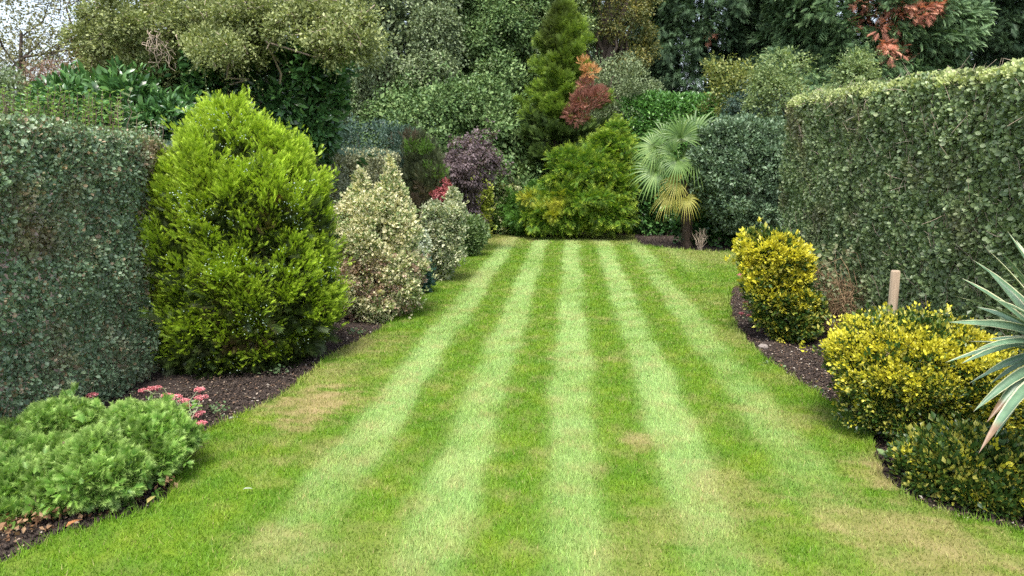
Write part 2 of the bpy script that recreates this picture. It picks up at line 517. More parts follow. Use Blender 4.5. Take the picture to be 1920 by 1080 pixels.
def foliage(buf, P, N, tpl, per, cr, size, out=.5, up=.2, jit=.6, nj=.5, tipv=True, svar=.35, rndbias=None, nup=.3):
    """a clump of leaves around each point: they spread over its outer side"""
    n = len(P); P = np.repeat(P, per, 0); Nn = np.repeat(N, per, 0)
    m = len(P)
    d = nrm(Nn * .7 + rs.normal(size=(m, 3)) * .7)
    pos = P + d * (cr * rs.rand(m) ** .6)[:, None]
    Y = nrm(Nn * out + d * .5 + np.array([0, 0, up]) + rs.normal(size=(m, 3)) * jit * .5)
    Z = nrm(Nn * 1.0 + d * .3 + np.array([0, 0, nup]) + rs.normal(size=(m, 3)) * nj)
    sc = size * (1 + svar * rs.uniform(-1, 1, m))
    base = np.repeat(rs.rand(n), per)
    r = (base * .45 + rs.rand(m) * .55)
    if rndbias is not None: r = np.clip(r + np.repeat(rndbias, per), 0, 1)
    ts = np.clip(((pos - P) * Nn).sum(1) / cr * .6 + .5, 0, 1)
    scatter(buf, tpl, pos, Y, Z, sc, r, ts)
    return pos

def branches(parent, base, targets, r=.05, name='branches', mat=BARK, fork=.5, sides=5):
    b = Buf()
    base = np.array(base, float)
    for tg in targets:
        st = base.copy(); st[2] += rs.uniform(0, .6) * max(tg[2] - base[2], 0) * fork
        limb(b, st, tg, r * rs.uniform(.5, 1), r * .15, .12, 6, sides)
    return b.build(name, mat, parent, True)
def trunk(parent, base, top, r, mat=BARK, name='trunk'):
    b = Buf(); t = np.linspace(0, 1, 9)[:, None]
    base = np.array(base, float); top = np.array(top, float)
    pts = base + (top - base) * t + rs.normal(size=(9, 3)) * .03 * np.linalg.norm(top - base) * .3 * np.sin(t * 3.1)
    rr = r * (1 - .75 * t[:, 0]); rr[0] *= 1.35
    tube(b, pts, rr, None, 9)
    return b.build(name, mat, parent, True)

def bush(name, label, cat, table, D, mat, tpl, n, per, cr, size, base=None, tr=.04, group=None, crown='foliage', core=None,
         ratio=1., lump=.08, lfreq=1.2, seed=1, shell=.15, kw=None, coremat=None, nlimb=8, extra=None, front=.7, lob=None, spr=None):
    z, cx, r = sil(table, D)
    bx = cx[0] if base is None else W(base, 500, D)[0]
    root = thing(name, (bx, D, 0), label, cat, group)
    P, N, l = sil_sample(table, D, n, ratio, lump, lfreq, seed, shell, front)
    if lob: P, N = relobe(P, N, n, *lob)
    b = Buf(); foliage(b, P, N, tpl, per, cr, size, **(kw or {}))
    if spr: sprigs(b, tpl, P, N, spr[0], spr[1], size)
    # inner leaves close the crown
    if core is None: core = .78
    if core:
        P2, N2, _ = sil_sample(table, D, int(n * .5), ratio * core, lump, lfreq, seed, shell * 2, .6)
        C = np.c_[np.interp(P2[:, 2], z, cx), np.full(len(P2), D), P2[:, 2]]
        P2 = C + (P2 - C) * np.array([core, 1, 1]); P2[:, 2] *= .95
        foliage(b, P2, N2, tpl, max(2, per // 3), cr * 1.5, size * 1.7, **(kw or {}))
    b.build(crown, mat, root)
    top = (cx[int(len(cx) * .75)], D, z[0] + (z[-1] - z[0]) * .8)
    trunk(root, (bx, D, -.05), top, tr)
    k = rs.choice(len(P), min(nlimb, len(P)), replace=False)
    branches(root, (bx, D, .05), P[k] - N[k] * .05, tr * .6)
    return root, (P, N)

# ------------------------------------------------------------ hedges
def hedge_points(x0, x1, y0, y1, h, n, round_=.12, face=1, seed=1, amp=.03, sides='fte'):
    """points over the garden face, the top and both ends of a clipped hedge"""
    A = {'f': (y1 - y0) * h, 't': (x1 - x0) * (y1 - y0), 'e': (x1 - x0) * h, 'n': (x1 - x0) * h}
    Ps, Ns = [], []
    tot = sum(A[s] for s in sides)
    fx = x0 if face < 0 else x1
    for s in sides:
        m = int(n * A[s] / tot); a = rs.rand(m); b = rs.rand(m)
        if s == 'f': P = np.c_[np.full(m, fx), y0 + (y1 - y0) * a, h * b]; N = np.tile([face, 0, 0.], (m, 1))
        elif s == 't': P = np.c_[x0 + (x1 - x0) * b, y0 + (y1 - y0) * a, np.full(m, h)]; N = np.tile([0, 0, 1.], (m, 1))
        elif s == 'n': P = np.c_[x0 + (x1 - x0) * a, np.full(m, y0), h * b]; N = np.tile([0, -1., 0], (m, 1))
        else: P = np.c_[x0 + (x1 - x0) * a, np.full(m, y1), h * b]; N = np.tile([0, 1., 0], (m, 1))
        Ps.append(P); Ns.append(N)
    P = np.concatenate(Ps); N = np.concatenate(Ns)
    # round the edges: pull points towards a box inset by round_
    c = np.c_[np.clip(P[:, 0], x0 + round_, x1 - round_), np.clip(P[:, 1], y0 + round_, y1 - round_), np.minimum(P[:, 2], h - round_)]
    d = P - c; L = np.linalg.norm(d, axis=1, keepdims=True)
    far = L[:, 0] > 1e-6
    N2 = np.where(far[:, None], d / np.maximum(L, 1e-6), N)
    P = c + N2 * round_
    P += N2 * (amp * sn(P, seed, .8) + amp * .6 * sn(P, seed + 1, 2.5))[:, None]
    return P, N2

def sprigs(buf, tpl, P, N, n, L, size, k=16, up=.2, mixup=.6):
    """loose leafy shoots that stand out of the crown"""
    i = rs.choice(len(P), n)
    d = nrm(N[i] * .8 + rdir(n) * mixup + np.array([0, 0, up])); ln = rs.uniform(.4, 1, n) * L
    t = np.tile(np.linspace(-.1, 1, k), n); dd = np.repeat(d, k, 0)
    Q = np.repeat(P[i], k, 0) + dd * (t * np.repeat(ln, k))[:, None] - np.array([0, 0, .25]) * (t ** 2 * np.repeat(ln, k))[:, None]
    sd = rdir(n * k); Y = nrm(dd * .8 + sd); 
    scatter(buf, tpl, Q + sd * size * .3, Y, rdir(n * k) + np.array([0, 0, .8]), size * rs.uniform(.6, 1.15, n * k) * (1 - .35 * t), None, t.clip(0, 1))
    for a, q, l in zip(P[i], d, ln): tube(buf, [a - q * .05, a + q * l * .5 - np.array([0, 0, .06]) * l, a + q * l - np.array([0, 0, .25]) * l], size * .07, size * .03, 3, rnd=.1)

def twigs(buf, P, N, n, L=(.1, .3), r=.0025, off=.02):
    for i in rs.choice(len(P), n):
        d = nrm(rs.normal(size=3) + np.array([0, 0, .8])); d = d - N[i] * (d @ N[i]) * .8; d = nrm(d)
        l = rs.uniform(*L); p = P[i] + N[i] * rs.uniform(-.02, off)
        b = nrm(rs.normal(size=3))
        tube(buf, [p, p + d * l * .5 + b * l * .08, p + d * l], r, r * .5, 3)

def hedge(name, label, x0, x1, y0, y1, h, face, n, per, size, mat, twmat, ntw, sides='fte', seed=1, amp=.03, topmat=None, topn=0, tpl=ROUND, group='clipped hedges along the garden', twl=(.1, .3), twr=.0025, cr=.06, kw=None, rnd=.14, slope=0, ym=5.8):
    root = thing(name, ((x0 + x1) / 2, (y0 + y1) / 2, 0), label, 'hedge', group)
    def tilt(P): P[:, 2] *= 1 + slope * (P[:, 1] - ym) / h; return P
    P, N = hedge_points(x0, x1, y0, y1, h, n, rnd, face, seed, amp, sides); tilt(P)
    hol = sn(P, seed + 7, 3.2) + .5 * sn(P, seed + 8, 1.1)
    P2 = P - N * (rs.rand(len(P)) ** 1.5 * .13 + .05 * np.clip(hol, 0, 1.5))[:, None]
    gap = (hol > 1.25) & (rs.rand(len(P)) < .75); P2k, N2k = P2[~gap], N[~gap]
    b = Buf()
    foliage(b, P2k, N2k, tpl, per, cr, size, **(kw or dict(out=.30, up=.25, jit=1.0, nj=.6, svar=.5)))
    P3, N3 = hedge_points(x0 + .12, x1 - .12, y0 + .12, y1 - .12, h - .1, n // 3, rnd, face, seed, amp, sides); tilt(P3)
    foliage(b, P3, N3, tpl, per, cr * 1.5, size * 1.6, out=.2, up=0, jit=1.2, nj=.9)
    b.build('foliage', mat, root)
    t = Buf(); twigs(t, P, N, ntw, twl, twr); t.build('twigs', twmat, root)['kind'] = 'stuff'
    # stems inside
    s = Buf()
    for i in range(int((y1 - y0) / .35)):
        y = y0 + .2 + i * .35 + rs.uniform(-.08, .08)
        if y > y1 - .15: break
        xm = (x0 + x1) / 2 + rs.uniform(-.1, .1)
        limb(s, (xm, y, -.05), (xm + rs.uniform(-.15, .15), y + rs.uniform(-.1, .1), h * .8), .03, .01, .05, 6, 5)
    s.build('stems', BARK, root, True)
    if topmat:
        Pt, Nt = hedge_points(x0, x1, y0, y1, h, topn * 3, rnd, face, seed, amp, sides); tilt(Pt)
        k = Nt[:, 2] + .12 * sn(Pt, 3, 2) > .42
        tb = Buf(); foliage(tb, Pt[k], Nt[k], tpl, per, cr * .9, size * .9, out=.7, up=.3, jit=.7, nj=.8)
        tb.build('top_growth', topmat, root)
    return root, P, N

L_HEDGE = leafmat("left_hedge_leaf", [(0, (.07, .115, .065)), (.4, (.13, .20, .11)), (.76, (.22, .30, .18)), (.82, (.22, .16, .09)), (1, (.34, .26, .16))],
                  patch=(1.7, (.30, .22, .13), .52, .78), rough=.42, spec=.5, transl=.2, gain=1.35)
L2_HEDGE = leafmat("far_left_hedge_leaf", [(0, (.08, .085, .045)), (.5, (.16, .17, .09)), (1, (.27, .27, .17))],
                   patch=(.7, (.20, .26, .19), .5, .7), rough=.5, transl=.2, gain=1.9)
R_HEDGE = leafmat("right_hedge_leaf", [(0, (.075, .125, .05)), (.45, (.15, .215, .09)), (.8, (.24, .31, .15)), (1, (.40, .44, .26))],
                  patch=(.9, (.24, .21, .12), .54, .78), rough=.40, spec=.45, transl=.2, gain=1.15)
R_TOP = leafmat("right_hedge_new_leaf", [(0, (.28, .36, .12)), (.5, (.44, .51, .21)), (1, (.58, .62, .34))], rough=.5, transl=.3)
hedge('hedge', 'tall clipped hedge with dark blue green leaves and brown patches on the left', -5.2, -3.95, 2.2, 7.25, 2.38, 1, 25000, 5, .026, L_HEDGE, TWIG, 2600, 'fte', 5, .035,
      topmat=leafmat("left_hedge_top_leaf", [(0, (.10, .16, .07)), (1, (.22, .30, .14))], rough=.5), topn=1100, twl=(.06, .2), twr=.002, cr=.05, slope=-.055, ym=5.2)
hedge('hedge', 'long grey brown clipped hedge behind the cream variegated shrubs', -5.3, -4.12, 7.45, 18.2, 2.2, 1, 17000, 5, .038, L2_HEDGE, TWIG, 700, 'ftn', 9, .03,
      topmat=leafmat("far_left_hedge_top_leaf", [(0, (.07, .13, .10)), (1, (.14, .22, .16))], rough=.5), topn=1200, cr=.055)
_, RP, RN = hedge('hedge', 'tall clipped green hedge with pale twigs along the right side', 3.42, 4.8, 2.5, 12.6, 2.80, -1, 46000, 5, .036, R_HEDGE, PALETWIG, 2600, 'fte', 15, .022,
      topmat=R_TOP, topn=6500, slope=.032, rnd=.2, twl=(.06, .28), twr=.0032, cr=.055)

# ------------------------------------------------------------ far background trees
def mat_green(name, a, b, c, **k): return leafmat(name, [(0, a), (.5, b), (1, c)], **k)
LEY = mat_green("leyland_foliage", (.025, .055, .03), (.05, .095, .045), (.08, .145, .065), tip=(.11, .19, .085), rough=.6, transl=.1, gain=1.22)
LEY2 = mat_green("leyland_green_foliage", (.045, .09, .04), (.08, .15, .065), (.13, .22, .09), tip=(.19, .30, .12), rough=.6, transl=.1, gain=1.22)
RUST = mat_green("dead_conifer_foliage", (.34, .14, .10), (.62, .28, .19), (.78, .46, .32), rough=.8, transl=.2)
def conifer(name, label, table, D, n, per, size, mat, seed, patches=(), tr=.22, ratio=.8, group='tall dark conifers beyond the garden', cr=.3, lump=.16, core=.72):
    z, cx, r = sil(table, D)
    root = thing(name, (cx[0], D, 0), label, 'tree', group)
    P, N, l = sil_sample(table, D, n, ratio, lump, .45, seed, .5, .75)
    # foliage hangs in boughs
    lay = np.sin(P[:, 2] * 5.2 + sn(P, seed + 4, .25) * 3)
    P += N * (lay * .16)[:, None]
    b = Buf(); dead = np.zeros(len(P), bool)
    for px, py, rr in patches:
        u, v = proj(P); d = np.hypot(u - px, (v - py) * 2) * D / FPX + .15 * sn(P, 77, 1.3)
        dead |= (d < rr) & (P[:, 1] < D)
    kw = dict(out=.7, up=-.25, jit=.7, nj=.5, nup=.7)
    foliage(b, P[~dead], N[~dead], DROOP, int(per * 1.9), cr, size * .62, svar=.5, **kw)
    C = np.c_[np.interp(P[:, 2], z, cx), np.full(len(P), D), P[:, 2]]
    P2 = C + (P - C) * core
    foliage(b, P2[::2], N[::2], DROOP, max(2, per // 2), cr * 1.3, size * 1.6, **kw)
    b.build('crown', mat, root)
    if dead.any():
        b = Buf(); foliage(b, P[dead] + N[dead] * .1, N[dead], DROOP, int(per * 1.6), cr * .8, size * .6, **kw); b.build('dead_foliage', RUST, root)
    trunk(root, (cx[0], D, -.1), (cx[-1], D, z[-1] * .95), tr)
    k = rs.choice(len(P), 24); branches(root, (cx[0], D, 1), P[k], .07, 'limbs', fork=1.2)
    return root
conifer('conifer', 'very dark tall conifer rising behind the clipped laurel hedge', [(-260, 1290, 1370), (-100, 1210, 1450), (60, 1180, 1490), (200, 1180, 1500), (330, 1200, 1480), (400, 1230, 1450)], 30, 2300, 9, .42, LEY, 21, [(1345, 68, .3)])
conifer('conifer', 'tall green conifer with rust red dead boughs above the right hedge', [(-260, 1560, 1680), (-100, 1480, 1760), (60, 1450, 1800), (200, 1440, 1810), (400, 1450, 1800)], 27, 2500, 9, .40, LEY2, 22,
        [(1640, 32, 1.1), (1725, 18, .75), (1680, 100, .55), (1660, 90, .3)])
conifer('conifer', 'dark conifer at the top right corner behind the right hedge', [(-260, 1780, 1900), (-100, 1700, 2010), (60, 1670, 2060), (200, 1660, 2060), (400, 1680, 2040)], 29, 2200, 9, .42, LEY, 23)
conifer('conifer', 'small dark conifer between the dark conifer and the rust patched one', [(-60, 1440, 1500), (20, 1400, 1560), (150, 1370, 1590), (400, 1380, 1580)], 33, 1200, 9, .42, LEY, 24)
conifer('conifer', 'conifer reaching out of the right edge of the picture', [(-260, 1950, 2100), (-100, 1880, 2200), (60, 1850, 2260), (400, 1850, 2260)], 31, 1500, 9, .42, LEY2, 25)
conifer('conifer', 'dark conifer standing behind the ivy clad trunks', [(-300, 1060, 1180), (-100, 1010, 1240), (100, 990, 1260), (400, 1000, 1250)], 34, 1800, 9, .42, LEY, 26)
conifer('conifer', 'dark conifer behind the dense broadleaf trees left of centre', [(-260, 760, 900), (-100, 690, 1000), (100, 660, 1030), (400, 680, 1010)], 35, 2000, 9, .42, LEY, 27)
conifer('conifer', 'dark conifer behind the arching olive tree', [(-200, 480, 620), (-60, 400, 720), (100, 370, 740), (400, 390, 720)], 36, 1800, 9, .42, LEY, 28)

IVY = mat_green("ivy_leaf", (.040, .085, .028), (.095, .165, .052), (.21, .29, .11), rough=.5, spec=.3, transl=.15, gain=1.22)
IVY2 = mat_green("olive_leaf", (.055, .10, .033), (.13, .195, .065), (.27, .34, .13), rough=.4, spec=.5, transl=.2, gain=1.22)
IVY3 = mat_green("grey_leaf", (.06, .09, .045), (.14, .19, .09), (.28, .335, .17), rough=.45, transl=.2, gain=1.22)
YEL = mat_green("yellowing_leaf", (.06, .09, .03), (.15, .17, .05), (.36, .30, .07), rough=.45, transl=.3)
def broad(name, label, table, D, n, per, size, mat, seed, tr=.2, cat='tree', group='broadleaf trees behind the garden', tpl=LEAF, cr=.3, lump=.2, ratio=.8, base=None, core=.75, kw=None, nlimb=16, lfreq=.5, lob=(70, .5, .7), spr=(260, .6)):
    return bush(name, label, cat, table, D, mat, tpl, n, per, cr, size, base, tr, group, 'crown', core, ratio, lump, lfreq, seed, .45, kw or dict(out=.3, up=-.1, jit=1., nj=.6), nlimb=nlimb, lob=lob, spr=spr)
broad('broadleaf_tree', 'dense dark green broadleaf tree left of the slender bright conifer', [(-240, 840, 960), (-100, 800, 1010), (40, 790, 1030), (180, 820, 1040), (300, 850, 1060), (400, 880, 1040)], 25, 5600, 21, .095, IVY, 31)
broad('broadleaf_tree', 'grey green dense tree above the grey brown hedge', [(-220, 620, 780), (-80, 580, 840), (60, 590, 870), (180, 610, 880), (300, 640, 860), (380, 660, 840)], 23, 6000, 21, .085, IVY3, 32)
broad('broadleaf_tree', 'ivy covered mound of dark leaves right behind the purple maple', [(150, 760, 850), (190, 700, 930), (240, 680, 990), (300, 700, 1010), (380, 760, 1000), (425, 800, 980)], 22, 5200, 21, .095, IVY, 33)
broad('broadleaf_tree', 'tall olive green tree at the top centre left of the dark trunks', [(-260, 930, 1010), (-100, 860, 1080), (20, 850, 1090), (110, 880, 1080), (170, 920, 1050)], 26, 4200, 21, .095, IVY2, 34)
broad('broadleaf_tree', 'ivy clad dark trunks with yellowing leaves right of the slender bright conifer', [(-200, 1110, 1190), (-60, 1090, 1215), (40, 1095, 1220), (110, 1110, 1200), (160, 1130, 1190)], 26, 900, 16, .08, YEL, 35, tr=.3, core=0, base=1110, lob=(22, .4, .7), spr=(60, .5))
broad('cotoneaster', 'fine leaved grey green shrub between the bright conifer and the dark conifer', [(88, 1120, 1180), (130, 1100, 1220), (180, 1090, 1235), (230, 1080, 1230), (300, 1100, 1200), (380, 1110, 1190)], 24.5, 1600, 14, .06, IVY3, 36, tr=.06, cat='shrub', group=None, cr=.2, lob=(60, .35, .6), kw=dict(out=.6, up=.3, jit=.8, nj=.7))
OLV = mat_green("pale_olive_leaf", (.09, .13, .045), (.23, .28, .095), (.46, .50, .22), rough=.45, transl=.3)
# the arching pale tree: several spreading boughs
def arching():
    D = 11.3
    bx = W(430, 500, D)
    root = thing('broadleaf_tree', (bx[0], D + .8, 0), 'pale olive tree whose small leaved boughs arch over the dark laurel', 'tree', 'broadleaf trees behind the garden')
    b = Buf(); tw = Buf()
    big = [(250, 40, 110, 65, 0), (340, 5, 130, 60, .3), (420, 60, 90, 50, -.4), (500, 35, 110, 60, 0), (590, 50, 95, 42, -.3), (200, 85, 60, 55, .4),
             (470, -60, 150, 70, .6), (620, -20, 110, 50, .7), (300, -70, 120, 60, .6), (640, 80, 45, 25, -.5), (285, 120, 55, 45, .5), (420, 95, 50, 25, -.6), (240, 150, 60, 45, .9)]
    lobes = []
    for px, py, rx, ry, dy in big:
        for _ in range(11):
            a = rs.rand() * TAU; q = rs.uniform(.1, 1.1)
            lobes.append((px + rx * q * math.cos(a), py + ry * q * math.sin(a), rs.uniform(22, 48), rs.uniform(12, 26), dy + rs.uniform(-.6, .5)))
    for i, (px, py, rx, ry, dy) in enumerate(lobes):
        c = W(px, py, D + dy); s = D / FPX
        P, N, _ = ell_sample(c, (rx * s, rx * s * .8, ry * s), int(rx * ry * .07) + 12, .25, 1.0, 40 + i, .2, rs.uniform(.5, .9))
        foliage(b, P, N, LEAF, 11, .12, .052, out=.6, up=.25, jit=1., nj=.8)
        sprigs(b, LEAF, P, N, 5, .55, .055, 18, 0, .9)
        for j in rs.choice(len(P), 4):
            limb(tw, c + rs.normal(size=3) * .1, P[j] + N[j] * .12, .010, .003, .15, 5, 3)
        if i % 11 == 0: limb(tw, (bx[0], D + .8, 1.5 + rs.rand()), c, .025, .008, .12, 8, 5)
    # bare pale twigs hanging out of the crown
    for _ in range(16):
        p = W(rs.uniform(265, 300), rs.uniform(50, 85), D - .9)
        q = W(rs.uniform(270, 335), rs.uniform(95, 135), D - .9)
        limb(tw, p, q, .007, .003, .3, 7, 3)
    b.build('crown', OLV, root); tw.build('branches', PALETWIG, root)
    trunk(root, (bx[0], D + 1.3, -.1), W(400, 30, D + 1.6), .12)
arching()
LAU = leafmat("laurel_leaf", [(0, (.018, .05, .020)), (.5, (.055, .14, .040)), (1, (.13, .26, .07))], rough=.28, spec=.6, transl=.2, gain=1.2)
LAU2 = leafmat("laurel_bright_leaf", [(0, (.05, .14, .03)), (.5, (.09, .23, .045)), (1, (.17, .34, .08))], rough=.35, spec=.6, transl=.25)
kl = dict(out=.6, up=.15, jit=.8, nj=.6)
bush('laurel_bush', 'large dark green laurel with long glossy leaves behind the bright green conifer', 'shrub', [(70, 380, 450), (95, 320, 570), (130, 300, 640), (180, 300, 662), (230, 320, 650), (270, 360, 600), (320, 400, 560)], 12.2, LAU, BIG, 900, 14, .2, .15, tr=.06, ratio=.6, lump=.1, seed=51, lob=(45, .3, .8), kw=kl, core=.7, group='laurels over the left hedge', spr=(40, .3))
bush('laurel_bush', 'low dark laurel showing over the left hedge top', 'shrub', [(138, 150, 210), (165, 110, 300), (200, 90, 350), (240, 90, 360), (300, 110, 340)], 10.6, LAU, BIG, 620, 13, .16, .12, tr=.05, ratio=.5, lump=.12, seed=52, lob=(30, .25, .8), kw=kl, core=.7, group='laurels over the left hedge', spr=(40, .3))
TEAL = mat_green("teal_leaf", (.03, .06, .045), (.06, .11, .08), (.11, .18, .125), rough=.5, transl=.15)
bush('evergreen_bush', 'teal green fine leaved evergreen just above the grey brown hedge', 'shrub', [(225, 620, 720), (250, 590, 775), (290, 590, 790), (340, 600, 780)], 18.8, TEAL, LEAF, 1300, 14, .15, .05, tr=.05, ratio=.6, lump=.08, seed=53, lob=(60, .3, .6))
BRN = mat_green("bronze_leaf", (.06, .05, .018), (.15, .12, .035), (.28, .22, .08), rough=.5, transl=.3)
bush('bronze_shrub', 'bronze olive leaved shrub under the left end of the arching olive tree', 'shrub', [(55, 190, 240), (85, 172, 290), (120, 170, 310), (150, 180, 300), (200, 190, 290)], 12.6, BRN, LEAF, 520, 14, .14, .07, tr=.04, ratio=.6, lump=.16, seed=54, core=.6, lob=(40, .2, .7))
# sparse tree against the sky, top left
SPA = mat_green("sparse_tree_leaf", (.12, .13, .055), (.22, .23, .11), (.36, .36, .2), rough=.5, transl=.35)
def sparse():
    D = 17
    base = W(30, 500, D); root = thing('sparse_tree', (base[0], D, 0), 'thin leafed tree with bare dark branches against the pale sky at the top left', 'tree')
    tw = Buf(); lf = Buf()
    b0 = np.array([base[0], D, 0.])
    heads = [(-60, 20), (20, -20), (90, 10), (150, 60), (60, 80), (110, 110), (-30, 100), (20, 140), (170, 20), (130, -30), (-120, 60), (-90, -40)]
    for px, py in heads:
        h = W(px, py, D + rs.uniform(-.8, .8))
        limb(tw, b0 + np.array([0, 0, 1.2 + rs.rand()]), h, .05, .012, .15, 9, 5)
        for _ in range(16):
            e = h + rs.normal(size=3) * np.array([.55, .5, .38]); st = h + rs.normal(size=3) * .15
            limb(tw, st, e, .010, .003, .25, 6, 3)
            k = rs.randint(25, 70)
            P = e + rs.normal(size=(k, 3)) * .13
            scatter(lf, LEAF, P, rdir(k), rdir(k) + [0, 0, .6], rs.uniform(.05, .085, k))
    tw.build('branches', BARK, root); lf.build('crown', SPA, root); trunk(root, b0, W(40, 60, D), .13)
    # lower denser part
    broad('broadleaf_tree', 'soft grey green tree crown low at the far left edge', [(135, -60, 30), (160, -100, 70), (200, -110, 110), (260, -100, 130), (330, -90, 120)], 14.5, 900, 14, .07, mat_green("soft_leaf", (.09, .14, .07), (.17, .24, .12), (.28, .35, .19), transl=.3), 56, tr=.08)
sparse()
def bramble():
    D = 13.8; b0 = W(115, 190, D); root = thing('bramble', (b0[0], D, 0), 'tangle of bare reddish brown bramble stems above the left hedge', 'shrub')
    tw = Buf()
    for _ in range(170):
        a = W(rs.uniform(50, 185), rs.uniform(170, 215), D + rs.uniform(-.4, .4)); e = W(rs.uniform(45, 185), rs.uniform(118, 170), D + rs.uniform(-.4, .4))
        limb(tw, a, e, .008, .003, .35, 7, 3)
    for _ in range(14):
        a = np.array([b0[0] + rs.uniform(-.3, .3), D, 0]); e = W(rs.uniform(60, 180), rs.uniform(165, 200), D)
        limb(tw, a, e, .012, .006, .1, 6, 3)
    tw.build('stems', woodmat("bramble_stem", (.12, .06, .05), (.28, .17, .13)), root)
    lf = Buf(); k = 1300; P = np.array([W(rs.uniform(45, 190), rs.uniform(115, 190), D + rs.uniform(-.4, .4)) for _ in range(k)])
    scatter(lf, LEAF, P, rdir(k), rdir(k) + [0, 0, .5], rs.uniform(.04, .07, k)); lf.build('foliage', mat_green("bramble_leaf", (.12, .09, .05), (.24, .18, .10), (.3, .28, .13)), root)
bramble()
# young shoots standing above the left hedge
SHOOT = mat_green("shoot_leaf", (.10, .20, .05), (.19, .33, .09), (.30, .45, .16), transl=.35)
BLUE = mat_green("pale_blue_leaf", (.22, .30, .22), (.34, .43, .33), (.46, .55, .45), transl=.3, rough=.6)
def shoots(name, label, spots, D, mat, tpl, size, group=None):
    a = W(spots[0][0], 240, D); root = thing(name, (a[0], D, 0), label, 'plant', group)
    st = Buf(); lf = Buf()
    for px, y0, y1, npair in spots:
        d = D + rs.uniform(-.25, .25)
        p = W(px, y0 + 60, d); q = W(px + rs.uniform(-6, 6), y1, d)
        limb(st, p, q, .006, .003, .05, 6, 4)
        for j in range(npair):
            t = .3 + .7 * j / max(1, npair - 1); c = p + (q - p) * t; az = rs.rand() * TAU
            for s in (0, math.pi):
                Y = np.array([[math.cos(az + s), math.sin(az + s), .55]])
                scatter(lf, tpl, c[None], Y, np.array([[0, 0, 1.]]) - Y * .3 + rs.normal(size=(1, 3)) * .2, size * rs.uniform(.7, 1.2))
    # they root in the ground behind the hedge
    limb(st, (a[0], D, 0), W(spots[0][0], 290, D), .012, .008, .04, 6, 4)
    st.build('stems', TWIG, root); lf.build('leaves', mat, root)
shoots('tall_weed', 'pale blue green broad leaved stem rising above the left hedge', [(243, 232, 172, 9), (232, 235, 205, 4), (258, 238, 215, 4), (222, 236, 215, 3)], 9.0, BLUE, BIG, .11)
shoots('privet_shoots', 'bright green leafy shoots standing along the top of the left hedge', [(rs.uniform(120, 230), 228, rs.uniform(170, 215), 7) for _ in range(34)], 8.2, SHOOT, LEAF, .065, 'leafy shoots above the left hedge')
shoots('privet_shoots', 'soft green leafy shoots over the near end of the left hedge', [(rs.uniform(-30, 130), 222, rs.uniform(160, 208), 7) for _ in range(52)], 8.0, SHOOT, LEAF, .06, 'leafy shoots above the left hedge')
shoots('privet_shoots', 'small grey green shoots in the gap beside the bright green conifer', [(rs.uniform(250, 325), 250, rs.uniform(225, 248), 5) for _ in range(16)], 8.6, BLUE, LEAF, .05, 'leafy shoots above the left hedge')

# laurel hedge and shrubs at the far end
kh = dict(out=.5, up=.2, jit=.9, nj=.6)
a, b_ = W(1158, 300, 23.5), W(1400, 300, 23.5); ht = W(1280, 186, 23.5)[2]
def laurel_hedge():
    root = thing('hedge', ((a[0] + b_[0]) / 2, 24, 0), 'bright green clipped laurel hedge behind the palm', 'hedge', 'clipped hedges along the garden')
    P, N = hedge_points(a[0], b_[0], 23.3, 25.2, ht, 4200, .45, 1, 61, .05, 'ftn')
    b = Buf(); foliage(b, P, N, BIG, 7, .14, .13, **kh)
    P, N = hedge_points(a[0] + .25, b_[0] - .25, 23.6, 25.0, ht - .25, 1500, .35, 1, 61, .05, 'ftn'); foliage(b, P, N, BIG, 6, .2, .2, **kh)
    b.build('foliage', LAU2, root)
    s = Buf()
    for x in np.arange(a[0] + .4, b_[0], .7): limb(s, (x, 24.2, -.05), (x + .1, 24.2, ht * .8), .05, .02, .05)
    s.build('stems', BARK, root, True)
laurel_hedge()
PALE = mat_green("pale_shrub_leaf", (.12, .19, .07), (.22, .31, .12), (.36, .43, .18), transl=.35)
broad('loose_shrub', 'loose pale green shrub rising over the far end of the right hedge', [(95, 1460, 1475), (115, 1448, 1500), (140, 1430, 1540), (170, 1410, 1560), (200, 1400, 1560), (260, 1390, 1570), (330, 1400, 1560)], 19.5, 480, 11, .08, PALE, 62, tr=.05, lob=(40, .22, .7), cat='shrub', group='loose pale shrubs behind the right hedge', cr=.22, core=.6)
broad('loose_shrub', 'yellowish loose shrub between the laurel hedge and the dark conifers', [(118, 1330, 1370), (135, 1318, 1440), (160, 1320, 1480), (200, 1340, 1490), (260, 1360, 1480), (330, 1380, 1470)], 22, 560, 11, .09, mat_green("yellow_green_leaf", (.06, .11, .035), (.24, .29, .08), (.40, .40, .12), transl=.35), 63, tr=.05, lob=(60, .3, .6), cat='shrub', group='loose pale shrubs behind the right hedge', cr=.22, core=.6)
broad('loose_shrub', 'upright pale sapling poking above the middle of the right hedge', [(85, 1598, 1608), (110, 1590, 1625), (140, 1575, 1640), (170, 1560, 1660), (230, 1580, 1640)], 17.5, 260, 12, .08, PALE, 64, tr=.03, lob=(20, .15, .7), cat='shrub', group='loose pale shrubs behind the right hedge', cr=.18, core=0)
broad('evergreen_bush', 'dull green bush filling the gap between the laurel hedge and right hedge', [(160, 1400, 1460), (190, 1370, 1500), (250, 1360, 1520), (350, 1380, 1500), (430, 1400, 1490)], 21, 900, 14, .07, TEAL, 65, tr=.05, lob=(60, .35, .6), cat='shrub', group=None)

